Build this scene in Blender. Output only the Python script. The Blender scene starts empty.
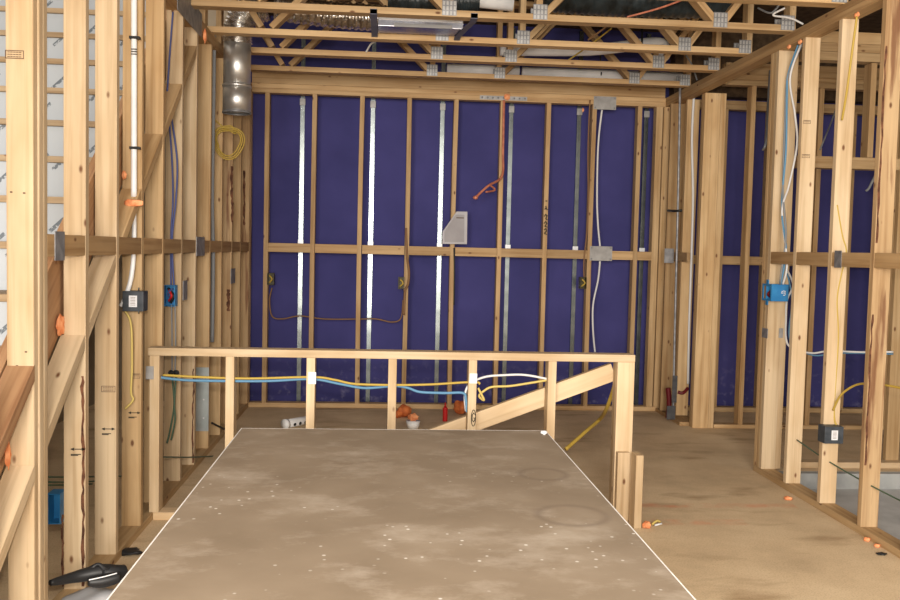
import bpy, bmesh, math, random
from mathutils import Vector, Matrix
random.seed(7)
scene = bpy.context.scene
COL = scene.collection

# ---------------------------------------------------------------- camera
cam_d = bpy.data.cameras.new('camera'); cam = bpy.data.objects.new('camera', cam_d); COL.objects.link(cam)
YAW, PITCH, ROLL, F = .0759, .0565, .0236, 895.0
fw = Vector((math.sin(YAW)*math.cos(PITCH), math.cos(YAW)*math.cos(PITCH), -math.sin(PITCH)))
r0 = Vector((math.cos(YAW), -math.sin(YAW), 0)); u0 = r0.cross(fw)
rt = r0*math.cos(ROLL) + u0*math.sin(ROLL); up = -r0*math.sin(ROLL) + u0*math.cos(ROLL)
M = Matrix((rt, up, -fw)).transposed().to_4x4(); M.translation = (0, 0, 1.37)
cam.matrix_world = M
cam_d.sensor_fit = 'HORIZONTAL'; cam_d.sensor_width = 36; cam_d.lens = 36*F/900
cam_d.clip_start = .02; cam_d.clip_end = 200
scene.camera = cam
# ---------------------------------------------------------------- light
w = bpy.data.worlds.new('daylight'); scene.world = w; w.use_nodes = True
w.node_tree.nodes['Background'].inputs[0].default_value = (1.0, .90, .80, 1)
w.node_tree.nodes['Background'].inputs[1].default_value = 1.0
def area(name, loc, rot, sx, sy, power, col):
    l = bpy.data.lights.new(name, 'AREA'); l.shape = 'RECTANGLE'; l.size = sx; l.size_y = sy; l.energy = power; l.color = col
    o = bpy.data.objects.new(name, l); COL.objects.link(o); o.location = loc; o.rotation_euler = rot; return o
fl = bpy.data.lights.new('camera_flash', 'SPOT'); fl.energy = 225; fl.color = (1, .90, .78); fl.shadow_soft_size = .025
fl.spot_size = math.radians(100); fl.spot_blend = .5
flo = bpy.data.objects.new('camera_flash', fl); COL.objects.link(flo); flo.location = (.0, .0, 1.53)
flo.rotation_euler = (math.radians(88), 0, -YAW)
area('window_daylight', (-1.6, -3.2, 1.8), (math.radians(78), 0, 0), 1.1, 2.0, 330, (1, .94, .86))
area('second_window_light', (.05, -3.2, 1.8), (math.radians(78), 0, 0), 1.1, 2.0, 360, (1, .94, .86))  # second unseen window behind the camera, split off for streaked steel reflections
scene.view_settings.view_transform = 'Standard'; scene.view_settings.look = 'None'
scene.view_settings.exposure = 0.0; scene.view_settings.gamma = 1.0

# ---------------------------------------------------------------- materials
def new_mat(name, rough=.6, metal=0.0, col=None, spec=.3):
    m = bpy.data.materials.new(name); m.use_nodes = True
    b = m.node_tree.nodes['Principled BSDF']
    b.inputs['Roughness'].default_value = rough; b.inputs['Metallic'].default_value = metal
    b.inputs['Specular IOR Level'].default_value = spec
    if col: b.inputs['Base Color'].default_value = (*col, 1)
    return m, m.node_tree, b
def nd(nt, t, **kw):
    n = nt.nodes.new(t)
    for k, v in kw.items(): setattr(n, k, v)
    return n
def ramp(nt, stops):
    r = nt.nodes.new('ShaderNodeValToRGB'); e = r.color_ramp.elements
    e[0].position, e[0].color = stops[0][0], (*stops[0][1], 1); e[1].position, e[1].color = stops[-1][0], (*stops[-1][1], 1)
    for p, c in stops[1:-1]:
        x = e.new(p); x.color = (*c, 1)
    return r
def mix(nt, a, b, fac, mode='MIX'):
    n = nt.nodes.new('ShaderNodeMix'); n.data_type = 'RGBA'; n.blend_type = mode
    for s, v in ((n.inputs[6], a), (n.inputs[7], b), (n.inputs[0], fac)):
        if hasattr(v, 'is_linked') or hasattr(v, 'links'): nt.links.new(v, s)
        elif isinstance(v, tuple): s.default_value = (*v, 1)
        else: s.default_value = v
    return n.outputs[2]
def wood(name, base, dark, knot=(.16, .07, .03), bark=None, dirt=0.0):
    m, nt, b = new_mat(name, .62, spec=.25); L = nt.links
    tc = nd(nt, 'ShaderNodeTexCoord'); oi = nd(nt, 'ShaderNodeObjectInfo')
    mul = nd(nt, 'ShaderNodeMath', operation='MULTIPLY'); mul.inputs[1].default_value = 57.3
    L.new(oi.outputs['Random'], mul.inputs[0])
    off = nd(nt, 'ShaderNodeVectorMath', operation='ADD'); L.new(tc.outputs['Object'], off.inputs[0]); L.new(mul.outputs[0], off.inputs[1])
    mp = nd(nt, 'ShaderNodeMapping'); mp.inputs['Scale'].default_value = (38, 38, 1.1); L.new(off.outputs[0], mp.inputs[0])
    n1 = nd(nt, 'ShaderNodeTexNoise'); n1.inputs['Scale'].default_value = 1.0; n1.inputs['Detail'].default_value = 5; n1.inputs['Distortion'].default_value = .6
    L.new(mp.outputs[0], n1.inputs['Vector'])
    r1 = ramp(nt, [(.3, dark), (.52, base), (.75, tuple(min(1, c*1.12) for c in base))]); L.new(n1.outputs['Fac'], r1.inputs[0])
    # broad blotches
    mp2 = nd(nt, 'ShaderNodeMapping'); mp2.inputs['Scale'].default_value = (7, 7, 2.2); L.new(off.outputs[0], mp2.inputs[0])
    n2 = nd(nt, 'ShaderNodeTexNoise'); n2.inputs['Scale'].default_value = 1; n2.inputs['Detail'].default_value = 3; L.new(mp2.outputs[0], n2.inputs['Vector'])
    r2 = ramp(nt, [(.35, (.80, .72, .62)), (.6, (1, 1, 1))]); L.new(n2.outputs['Fac'], r2.inputs[0])
    c = mix(nt, r1.outputs[0], r2.outputs[0], .75, 'MULTIPLY')
    # knots
    mp3 = nd(nt, 'ShaderNodeMapping'); mp3.inputs['Scale'].default_value = (11, 11, 5.5); L.new(off.outputs[0], mp3.inputs[0])
    v = nd(nt, 'ShaderNodeTexVoronoi'); v.inputs['Scale'].default_value = 1.0; L.new(mp3.outputs[0], v.inputs['Vector'])
    r3 = ramp(nt, [(.05, (1, 1, 1)), (.11, (0, 0, 0))]); L.new(v.outputs['Distance'], r3.inputs[0])
    c = mix(nt, c, knot, r3.outputs[0])
    if bark:
        mp4 = nd(nt, 'ShaderNodeMapping'); mp4.inputs['Scale'].default_value = (16, 16, 1.5); L.new(off.outputs[0], mp4.inputs[0])
        n4 = nd(nt, 'ShaderNodeTexNoise'); n4.inputs['Scale'].default_value = 1; n4.inputs['Detail'].default_value = 6; L.new(mp4.outputs[0], n4.inputs['Vector'])
        r4 = ramp(nt, [(.57, (0, 0, 0)), (.66, (.85, .85, .85))]); L.new(n4.outputs['Fac'], r4.inputs[0])
        c = mix(nt, c, bark, r4.outputs[0])
    # per-board tone
    mr = nd(nt, 'ShaderNodeMapRange'); mr.inputs[3].default_value = .82; mr.inputs[4].default_value = 1.1
    L.new(oi.outputs['Random'], mr.inputs[0])
    hs = nd(nt, 'ShaderNodeHueSaturation'); L.new(mr.outputs[0], hs.inputs['Value']); L.new(c, hs.inputs['Color'])
    L.new(hs.outputs[0], b.inputs['Base Color'])
    bp = nd(nt, 'ShaderNodeBump'); bp.inputs['Strength'].default_value = .12; bp.inputs['Distance'].default_value = .004
    L.new(n1.outputs['Fac'], bp.inputs['Height']); L.new(bp.outputs[0], b.inputs['Normal'])
    return m
W_PINE = wood('pine', (.56, .39, .21), (.43, .275, .13))
W_PALE = wood('pale_pine', (.60, .46, .295), (.48, .345, .20))
W_BACK = wood('amber_pine', (.54, .365, .19), (.40, .245, .11))
W_BARK = wood('waney_pine', (.58, .40, .22), (.42, .26, .13), bark=(.20, .085, .04))
W_FRESH = wood('fresh_pine', (.68, .52, .33), (.58, .42, .245))
W_RED = wood('reddish_pine', (.44, .26, .14), (.31, .16, .08))
W_BLOCK = wood('blocking_pine', (.44, .29, .145), (.32, .19, .085))
W_TREAD = wood('tread_edge', (.36, .27, .17), (.26, .18, .10))

def noisy(name, c0, c1, scale, rough=.8, metal=0., detail=6, lo=.35, hi=.65, bump=0., coord='Object', sc=(1, 1, 1)):
    m, nt, b = new_mat(name, rough, metal); L = nt.links
    tc = nd(nt, 'ShaderNodeTexCoord'); mp = nd(nt, 'ShaderNodeMapping'); mp.inputs['Scale'].default_value = sc
    L.new(tc.outputs[coord], mp.inputs[0])
    n = nd(nt, 'ShaderNodeTexNoise'); n.inputs['Scale'].default_value = scale; n.inputs['Detail'].default_value = detail
    L.new(mp.outputs[0], n.inputs['Vector'])
    r = ramp(nt, [(lo, c0), (hi, c1)]); L.new(n.outputs['Fac'], r.inputs[0]); L.new(r.outputs[0], b.inputs['Base Color'])
    if bump:
        bp = nd(nt, 'ShaderNodeBump'); bp.inputs['Strength'].default_value = bump; bp.inputs['Distance'].default_value = .01
        L.new(n.outputs['Fac'], bp.inputs['Height']); L.new(bp.outputs[0], b.inputs['Normal'])
    return m
def floor_mat():
    m, nt, b = new_mat('dusty_subfloor', .85); L = nt.links
    tc = nd(nt, 'ShaderNodeTexCoord')
    n = nd(nt, 'ShaderNodeTexNoise'); n.inputs['Scale'].default_value = 2.2; n.inputs['Detail'].default_value = 8; n.inputs['Roughness'].default_value = .62
    L.new(tc.outputs['Object'], n.inputs['Vector'])
    r = ramp(nt, [(.3, (.54, .405, .25)), (.5, (.67, .51, .32)), (.72, (.77, .61, .40))]); L.new(n.outputs['Fac'], r.inputs[0])
    n2 = nd(nt, 'ShaderNodeTexNoise'); n2.inputs['Scale'].default_value = 130; n2.inputs['Detail'].default_value = 4; L.new(tc.outputs['Object'], n2.inputs['Vector'])
    r2 = ramp(nt, [(.36, (.55, .5, .45)), (.5, (1, 1, 1))]); L.new(n2.outputs['Fac'], r2.inputs[0])
    c = mix(nt, r.outputs[0], r2.outputs[0], .35, 'MULTIPLY')
    # dark stains
    mp = nd(nt, 'ShaderNodeMapping'); mp.inputs['Scale'].default_value = (1, 2.6, 1); L.new(tc.outputs['Object'], mp.inputs[0])
    n3 = nd(nt, 'ShaderNodeTexNoise'); n3.inputs['Scale'].default_value = 1.6; n3.inputs['Detail'].default_value = 5; L.new(mp.outputs[0], n3.inputs['Vector'])
    r3 = ramp(nt, [(.58, (1, 1, 1)), (.72, (.55, .47, .4))]); L.new(n3.outputs['Fac'], r3.inputs[0])
    c = mix(nt, c, r3.outputs[0], .8, 'MULTIPLY')
    # faint orange marking paint
    sx = nd(nt, 'ShaderNodeSeparateXYZ'); L.new(tc.outputs['Object'], sx.inputs[0])
    tot = None
    for (x0, y0, x1, y1) in ((1.35, 4.72, 2.3, 4.72), (1.35, 4.42, 1.9, 4.42)):
        a = nd(nt, 'ShaderNodeMath', operation='SUBTRACT'); a.inputs[1].default_value = y0; L.new(sx.outputs[1], a.inputs[0])
        a2 = nd(nt, 'ShaderNodeMath', operation='ABSOLUTE'); L.new(a.outputs[0], a2.inputs[0])
        a3 = nd(nt, 'ShaderNodeMapRange'); a3.inputs[1].default_value = .015; a3.inputs[2].default_value = .06; a3.inputs[3].default_value = 1; a3.inputs[4].default_value = 0
        L.new(a2.outputs[0], a3.inputs[0])
        g = nd(nt, 'ShaderNodeMath', operation='SUBTRACT'); g.inputs[1].default_value = (x0+x1)/2; L.new(sx.outputs[0], g.inputs[0])
        g2 = nd(nt, 'ShaderNodeMath', operation='ABSOLUTE'); L.new(g.outputs[0], g2.inputs[0])
        g3 = nd(nt, 'ShaderNodeMath', operation='LESS_THAN'); g3.inputs[1].default_value = (x1-x0)/2; L.new(g2.outputs[0], g3.inputs[0])
        p = nd(nt, 'ShaderNodeMath', operation='MULTIPLY'); L.new(a3.outputs[0], p.inputs[0]); L.new(g3.outputs[0], p.inputs[1])
        if tot is None: tot = p.outputs[0]
        else:
            q = nd(nt, 'ShaderNodeMath', operation='MAXIMUM'); L.new(tot, q.inputs[0]); L.new(p.outputs[0], q.inputs[1]); tot = q.outputs[0]
    n5 = nd(nt, 'ShaderNodeTexNoise'); n5.inputs['Scale'].default_value = 9; n5.inputs['Detail'].default_value = 5; L.new(tc.outputs['Object'], n5.inputs['Vector'])
    r5 = ramp(nt, [(.42, (0, 0, 0)), (.7, (.6, .6, .6))]); L.new(n5.outputs['Fac'], r5.inputs[0])
    q = nd(nt, 'ShaderNodeMath', operation='MULTIPLY'); L.new(tot, q.inputs[0]); L.new(r5.outputs[0], q.inputs[1])
    c = mix(nt, c, (.72, .24, .12), q.outputs[0])
    L.new(c, b.inputs['Base Color'])
    return m
FLOOR = floor_mat()
def board_mat():
    m, nt, b = new_mat('gypsum_paper', .8); L = nt.links
    tc = nd(nt, 'ShaderNodeTexCoord')
    n = nd(nt, 'ShaderNodeTexNoise'); n.inputs['Scale'].default_value = 3.2; n.inputs['Detail'].default_value = 7; L.new(tc.outputs['Object'], n.inputs['Vector'])
    r = ramp(nt, [(.3, (.215, .163, .111)), (.55, (.265, .205, .144)), (.78, (.335, .27, .20))]); L.new(n.outputs['Fac'], r.inputs[0])
    # dusty footprints / scuffs
    mp = nd(nt, 'ShaderNodeMapping'); mp.inputs['Scale'].default_value = (1, 1.5, 1); mp.inputs['Rotation'].default_value = (0, 0, .3); L.new(tc.outputs['Object'], mp.inputs[0])
    n2 = nd(nt, 'ShaderNodeTexNoise'); n2.inputs['Scale'].default_value = 3.3; n2.inputs['Detail'].default_value = 8; n2.inputs['Roughness'].default_value = .7; L.new(mp.outputs[0], n2.inputs['Vector'])
    r2 = ramp(nt, [(.50, (0, 0, 0)), (.74, (.6, .6, .6))]); L.new(n2.outputs['Fac'], r2.inputs[0])
    c = mix(nt, r.outputs[0], (.52, .45, .37), r2.outputs[0])
    v = nd(nt, 'ShaderNodeTexVoronoi'); v.inputs['Scale'].default_value = 24; L.new(tc.outputs['Object'], v.inputs['Vector'])
    n3 = nd(nt, 'ShaderNodeTexNoise'); n3.inputs['Scale'].default_value = 2.0; L.new(tc.outputs['Object'], n3.inputs['Vector'])
    r3 = ramp(nt, [(.07, (1, 1, 1)), (.135, (0, 0, 0))]); L.new(v.outputs['Distance'], r3.inputs[0])
    r4 = ramp(nt, [(.47, (0, 0, 0)), (.60, (.85, .85, .85))]); L.new(n3.outputs['Fac'], r4.inputs[0])
    q = nd(nt, 'ShaderNodeMath', operation='MULTIPLY'); L.new(r3.outputs[0], q.inputs[0]); L.new(r4.outputs[0], q.inputs[1])
    sy = nd(nt, 'ShaderNodeSeparateXYZ'); L.new(tc.outputs['Object'], sy.inputs[0])
    my = nd(nt, 'ShaderNodeMapRange'); my.inputs[1].default_value = .75; my.inputs[2].default_value = .1; my.inputs[3].default_value = .12; L.new(sy.outputs[1], my.inputs[0])
    q0 = q; q = nd(nt, 'ShaderNodeMath', operation='MULTIPLY'); L.new(q0.outputs[0], q.inputs[0]); L.new(my.outputs[0], q.inputs[1])
    c = mix(nt, c, (.78, .74, .68), q.outputs[0])
    # two dried bucket rings
    for cx, cy, ra, seed in (((0.539, 2.420, 0.640)[0]-.064, (0.539, 2.420, 0.640)[1]-2.36, .095, 1), ((0.539, 2.874, 0.640)[0]-.064, (0.539, 2.874, 0.640)[1]-2.36, .075, 2)):
        s = nd(nt, 'ShaderNodeVectorMath', operation='DISTANCE'); s.inputs[1].default_value = (cx, cy, .0)
        fl2 = nd(nt, 'ShaderNodeVectorMath', operation='MULTIPLY'); fl2.inputs[1].default_value = (1, 1, 0); L.new(tc.outputs['Object'], fl2.inputs[0]); L.new(fl2.outputs[0], s.inputs[0])
        rr = ramp(nt, [(ra-.02, (0, 0, 0)), (ra, (.9, .9, .9)), (ra+.02, (0, 0, 0))]); L.new(s.outputs['Value'], rr.inputs[0])
        qq = nd(nt, 'ShaderNodeMath', operation='MULTIPLY'); L.new(rr.outputs[0], qq.inputs[0]); L.new(n2.outputs['Fac'], qq.inputs[1])
        c = mix(nt, c, (.15, .11, .08), qq.outputs[0])
    L.new(c, b.inputs['Base Color'])
    return m
GYP = board_mat()
GYP_EDGE = noisy('gypsum_edge', (.72, .70, .67), (.85, .83, .80), 30)
def blue_mat():
    m, nt, b = new_mat('purple_gypsum_panel', .85, spec=.08); L = nt.links
    tc = nd(nt, 'ShaderNodeTexCoord')
    n = nd(nt, 'ShaderNodeTexNoise'); n.inputs['Scale'].default_value = 2.5; n.inputs['Detail'].default_value = 6; L.new(tc.outputs['Object'], n.inputs['Vector'])
    r = ramp(nt, [(.3, (.050, .049, .165)), (.7, (.067, .064, .213))]); L.new(n.outputs['Fac'], r.inputs[0])
    # chalky scuffs near the foot
    sx = nd(nt, 'ShaderNodeSeparateXYZ'); L.new(tc.outputs['Object'], sx.inputs[0])
    mr = nd(nt, 'ShaderNodeMapRange'); mr.inputs[1].default_value = .5; mr.inputs[2].default_value = 0; L.new(sx.outputs[2], mr.inputs[0])
    n2 = nd(nt, 'ShaderNodeTexNoise'); n2.inputs['Scale'].default_value = 14; n2.inputs['Detail'].default_value = 6; L.new(tc.outputs['Object'], n2.inputs['Vector'])
    r2 = ramp(nt, [(.55, (0, 0, 0)), (.75, (.5, .5, .5))]); L.new(n2.outputs['Fac'], r2.inputs[0])
    q = nd(nt, 'ShaderNodeMath', operation='MULTIPLY'); L.new(mr.outputs[0], q.inputs[0]); L.new(r2.outputs[0], q.inputs[1])
    c = mix(nt, r.outputs[0], (.35, .33, .45), q.outputs[0])
    L.new(c, b.inputs['Base Color']); return m
BLUE = blue_mat()
CONC = noisy('concrete', (.42, .43, .43), (.56, .57, .57), 5)
CONC_D = noisy('concrete_curb', (.30, .31, .31), (.42, .43, .42), 8)
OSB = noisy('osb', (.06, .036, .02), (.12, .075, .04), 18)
TAN = noisy('tan_board', (.30, .24, .17), (.40, .33, .24), 4)
GALV = noisy('galvanised_steel', (.19, .215, .215), (.28, .31, .31), 9, rough=.24, metal=.9)
GALV_K = noisy('dark_shield', (.05, .05, .055), (.09, .09, .095), 20, rough=.5, metal=.3)
GALV_S = noisy('shield_steel', (.34, .38, .38), (.46, .50, .50), 7, rough=.4, metal=.6)
GALV_M = noisy('mirror_duct_steel', (.30, .31, .36), (.44, .45, .50), 5, rough=.25, metal=.9)
GALV_D = noisy('grey_steel_plate', (.20, .20, .21), (.32, .32, .33), 20, rough=.5, metal=.5)
GALV_P = noisy('zinc_plate', (.27, .26, .25), (.37, .36, .35), 14, rough=.5, metal=.35)
TOOTH = noisy('toothed_plate', (.40, .40, .39), (.50, .50, .49), 30, rough=.5, metal=.4)
DUCT = noisy('duct_steel', (.66, .65, .62), (.80, .79, .77), 6, rough=.38, metal=.9)
FOIL = noisy('crinkled_foil', (.5, .49, .47), (.95, .93, .9), 26, rough=.25, metal=1.0, bump=.9)
STRAP = new_mat('strap_steel', .5, .6, (.16, .17, .22))[0]
WHITE = noisy('white_pvc', (.74, .74, .74), (.86, .86, .86), 5, rough=.35)
CLIPW = new_mat('clip_aluminium', .4, .2, (.85, .86, .88))[0]
BLACK = new_mat('black_rubber', .45, 0, (.015, .015, .016))[0]
BLACKF = noisy('black_duct_jacket', (.010, .012, .012), (.03, .04, .045), 14, rough=.3, bump=.8)
DARKBOX = noisy('charcoal_plastic', (.035, .042, .05), (.06, .068, .08), 30, rough=.5)
BLUEBOX = noisy('blue_plastic', (.02, .16, .38), (.035, .22, .47), 12, rough=.4)
BROWNBOX = noisy('dark_outlet_plastic', (.05, .04, .02), (.11, .09, .03), 30, rough=.5)
PANEL = noisy('panel_plastic', (.30, .28, .29), (.36, .34, .35), 6, rough=.55)
PANEL_F = noisy('panel_rim', (.42, .40, .42), (.48, .46, .48), 6, rough=.5)
YEL = new_mat('yellow_cable', .5, 0, (.48, .33, .06))[0]
YEL2 = new_mat('pale_yellow_cable', .5, 0, (.60, .46, .14))[0]
BLUC = new_mat('light_blue_cable', .5, 0, (.11, .26, .42))[0]
BLUD = new_mat('dark_blue_cable', .5, 0, (.07, .09, .24))[0]
WHC = new_mat('white_cable', .5, 0, (.70, .70, .70))[0]
GRYC = new_mat('grey_cable', .5, 0, (.22, .23, .24))[0]
GRNC = new_mat('green_cable', .5, 0, (.07, .12, .075))[0]
BRNC = new_mat('brown_cable', .6, 0, (.24, .13, .06))[0]
COPC = noisy('copper_tube', (.42, .13, .08), (.60, .22, .13), 20, rough=.4)
REDP = new_mat('red_plastic', .4, 0, (.55, .02, .02))[0]
DRED = new_mat('dark_red_tube', .4, 0, (.12, .008, .012))[0]
ORG = noisy('orange_foam', (.72, .22, .08), (.92, .42, .20), 40, rough=.8)
ORGD = noisy('orange_crumple', (.48, .11, .03), (.75, .22, .06), 25, rough=.7)
INK = new_mat('ink', .8, 0, (.03, .025, .02))[0]
INKB = new_mat('stamp_ink', .8, 0, (.13, .08, .05))[0]
LABEL = new_mat('sticker_paper', .6, 0, (.72, .72, .74))[0]
STONE = new_mat('grey_sheet', .6, 0, (.34, .34, .35))[0]
def riser_mat():
    # white riser board with rows of slanted grey print
    m, nt, b = new_mat('printed_white_riser', .6); L = nt.links
    tc = nd(nt, 'ShaderNodeTexCoord'); mp = nd(nt, 'ShaderNodeMapping'); mp.inputs['Rotation'].default_value = (0, .75, 0); mp.inputs['Scale'].default_value = (1, 1, 1)
    L.new(tc.outputs['Object'], mp.inputs[0])
    sx = nd(nt, 'ShaderNodeSeparateXYZ'); L.new(mp.outputs[0], sx.inputs[0])
    def saw(o, per, lo, hi):
        a = nd(nt, 'ShaderNodeMath', operation='MULTIPLY'); a.inputs[1].default_value = 1/per; L.new(o, a.inputs[0])
        f = nd(nt, 'ShaderNodeMath', operation='FRACT'); L.new(a.outputs[0], f.inputs[0])
        g = nd(nt, 'ShaderNodeMath', operation='GREATER_THAN'); g.inputs[1].default_value = lo; L.new(f.outputs[0], g.inputs[0])
        h = nd(nt, 'ShaderNodeMath', operation='LESS_THAN'); h.inputs[1].default_value = hi; L.new(f.outputs[0], h.inputs[0])
        p = nd(nt, 'ShaderNodeMath', operation='MULTIPLY'); L.new(g.outputs[0], p.inputs[0]); L.new(h.outputs[0], p.inputs[1]); return p.outputs[0]
    p = nd(nt, 'ShaderNodeMath', operation='MULTIPLY'); L.new(saw(sx.outputs[0], .26, .1, .55), p.inputs[0]); L.new(saw(sx.outputs[2], .115, .2, .34), p.inputs[1])
    n = nd(nt, 'ShaderNodeTexNoise'); n.inputs['Scale'].default_value = 90; L.new(tc.outputs['Object'], n.inputs['Vector'])
    r = ramp(nt, [(.40, (0, 0, 0)), (.5, (1, 1, 1))]); L.new(n.outputs['Fac'], r.inputs[0])
    q = nd(nt, 'ShaderNodeMath', operation='MULTIPLY'); L.new(p.outputs[0], q.inputs[0]); L.new(r.outputs[0], q.inputs[1])
    c = mix(nt, (.38, .41, .44), (.12, .14, .16), q.outputs[0]); L.new(c, b.inputs['Base Color']); return m
RISER = riser_mat()

# ---------------------------------------------------------------- builders
def link(o, parent=None):
    COL.objects.link(o)
    if parent is not None:
        o.parent = parent; o.matrix_parent_inverse = parent.matrix_world.inverted() if False else Matrix()
    return o
def tag(o, label=None, cat=None, group=None, kind=None):
    if label: o['label'] = label
    if cat: o['category'] = cat
    if group: o['group'] = group
    if kind: o['kind'] = kind
    return o
def mesh_obj(name, bm, m, parent=None, mw=None):
    """bm in world coordinates if mw is None, else in local coordinates of matrix mw"""
    me = bpy.data.meshes.new(name); bmesh.ops.recalc_face_normals(bm, faces=bm.faces); bm.to_mesh(me); bm.free(); me.materials.append(m)
    o = bpy.data.objects.new(name, me)
    COL.objects.link(o)
    mw = mw or Matrix()
    if parent is not None:
        o.parent = parent; o.matrix_basis = WM[parent.name].inverted() @ mw
    else: o.matrix_basis = mw
    WM[o.name] = mw
    return o
WM = {}
def empty(name, loc):
    o = bpy.data.objects.new(name, None); COL.objects.link(o); o.location = loc; o.empty_display_size = .1
    WM[o.name] = Matrix.Translation(loc); return o
def bm_box(x0, x1, y0, y1, z0, z1, bm=None):
    bm = bm or bmesh.new()
    v = [bm.verts.new(p) for p in ((x0, y0, z0), (x1, y0, z0), (x1, y1, z0), (x0, y1, z0), (x0, y0, z1), (x1, y0, z1), (x1, y1, z1), (x0, y1, z1))]
    for f in ((0, 3, 2, 1), (4, 5, 6, 7), (0, 1, 5, 4), (1, 2, 6, 5), (2, 3, 7, 6), (3, 0, 4, 7)): bm.faces.new([v[i] for i in f])
    return bm
def bevel(bm, r):
    if r > 0: bmesh.ops.bevel(bm, geom=list(bm.edges), offset=r, segments=2, profile=.6, affect='EDGES')
    return bm
def lumber(name, x0, x1, y0, y1, z0, z1, m, parent=None, r=.003, bow=0.0):
    """board whose grain (local z) follows its longest side"""
    d = (x1-x0, y1-y0, z1-z0); c = Vector(((x0+x1)/2, (y0+y1)/2, (z0+z1)/2))
    ax = max(range(3), key=lambda i: d[i])
    if ax == 2: R, e = Matrix.Identity(3), (d[0], d[1], d[2])
    elif ax == 0: R, e = Matrix(((0, 0, 1), (1, 0, 0), (0, 1, 0))), (d[1], d[2], d[0])
    else: R, e = Matrix(((0, 1, 0), (0, 0, 1), (1, 0, 0))), (d[2], d[0], d[1])
    bm = bevel(bm_box(-e[0]/2, e[0]/2, -e[1]/2, e[1]/2, -e[2]/2, e[2]/2), min(r, min(e)*.2))
    if bow and e[2] > 1:
        bmesh.ops.bisect_plane(bm, geom=bm.verts[:]+bm.edges[:]+bm.faces[:], plane_co=(0, 0, 0), plane_no=(0, 0, 1))
        for q in (-.25, .25): bmesh.ops.bisect_plane(bm, geom=bm.verts[:]+bm.edges[:]+bm.faces[:], plane_co=(0, 0, q*e[2]), plane_no=(0, 0, 1))
        for v in bm.verts:
            t = v.co.z/(e[2]/2); k = bow*(1-t*t); v.co.x += k; v.co.y += k*.5
    mw = R.to_4x4(); mw.translation = c
    return mesh_obj(name, bm, m, parent, mw)
def strut(name, p0, p1, wide, thick, wdir, m, parent=None, r=.003):
    """board from p0 to p1, its wide side along wdir"""
    p0, p1 = Vector(p0), Vector(p1); z = (p1-p0); L = z.length; z.normalize()
    x = Vector(wdir); x = (x - z*x.dot(z)).normalized(); y = z.cross(x)
    bm = bevel(bm_box(-wide/2, wide/2, -thick/2, thick/2, -L/2, L/2), r)
    mw = Matrix((x, y, z)).transposed().to_4x4(); mw.translation = (p0+p1)/2
    return mesh_obj(name, bm, m, parent, mw)
def smooth_path(pts, n=8):
    pts = [Vector(p) for p in pts]
    if len(pts) < 3: return pts
    out = []
    for i in range(len(pts)-1):
        a = pts[max(i-1, 0)]; b = pts[i]; c = pts[i+1]; d = pts[min(i+2, len(pts)-1)]
        for k in range(n):
            t = k/n
            out.append(.5*((2*b) + (c-a)*t + (2*a-5*b+4*c-d)*t*t + (3*b-a-3*c+d)*t**3))
    return out+[pts[-1]]
def tube_bm(pts, rad, seg=8, bm=None, n=8, radii=None, cap=True):
    bm = bm or bmesh.new(); P = smooth_path(pts, n); rings = []
    prev = None
    for i, p in enumerate(P):
        t = (P[min(i+1, len(P)-1)]-P[max(i-1, 0)]).normalized()
        a = prev if prev is not None else (Vector((0, 0, 1)) if abs(t.z) < .9 else Vector((1, 0, 0)))
        a = (a - t*a.dot(t)).normalized(); b = t.cross(a); prev = a
        rr = rad if radii is None else radii(i/(len(P)-1))
        rings.append([bm.verts.new(p + (a*math.cos(q)+b*math.sin(q))*rr) for q in (2*math.pi*k/seg for k in range(seg))])
    for r0_, r1_ in zip(rings, rings[1:]):
        for k in range(seg): bm.faces.new((r0_[k], r0_[(k+1) % seg], r1_[(k+1) % seg], r1_[k]))
    if cap:
        bm.faces.new(rings[0][::-1]); bm.faces.new(rings[-1])
    for f in bm.faces: f.smooth = True
    return bm
def tube(name, pts, rad, m, parent=None, seg=8, n=8, radii=None, cap=True):
    c = Vector(pts[0]); q = [Vector(p)-c for p in pts]
    return mesh_obj(name, tube_bm(q, rad, seg, n=n, radii=radii, cap=cap), m, parent, Matrix.Translation(c))
def box(name, x0, x1, y0, y1, z0, z1, m, parent=None, r=.0):
    c = Vector(((x0+x1)/2, (y0+y1)/2, (z0+z1)/2))
    return mesh_obj(name, bevel(bm_box(x0-c.x, x1-c.x, y0-c.y, y1-c.y, z0-c.z, z1-c.z), r), m, parent, Matrix.Translation(c))
def ribbon(name, strokes, origin, ux, uz, m, parent, width=.004):
    """pen strokes (2D polylines) drawn flat on a face spanned by ux, uz"""
    o, ux, uz = Vector(origin), Vector(ux).normalized(), Vector(uz).normalized(); n = ux.cross(uz); bm = bmesh.new()
    for s in strokes:
        for (a, b) in zip(s, s[1:]):
            A, B = ux*a[0]+uz*a[1], ux*b[0]+uz*b[1]; d = (B-A)
            if d.length < 1e-6: continue
            d.normalize(); q = d.cross(n)*width/2; A = A-d*width*.4; B = B+d*width*.4
            bm.faces.new([bm.verts.new(p) for p in (A-q, B-q, B+q, A+q)])
    return mesh_obj(name, bm, m, parent, Matrix.Translation(o))
ORD = ['first', 'second', 'third', 'fourth', 'fifth', 'sixth', 'seventh', 'eighth', 'ninth', 'tenth', 'eleventh', 'twelfth', 'thirteenth', 'fourteenth', 'fifteenth', 'sixteenth', 'seventeenth', 'eighteenth', 'nineteenth', 'twentieth']
S = .038; D = .089
XL, XR, YB, ZT = -1.11, 2.395, 7.61, 2.71
SP = .4012
def struct(name, o): o.name = name; o['kind'] = 'structure'; return o

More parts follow.
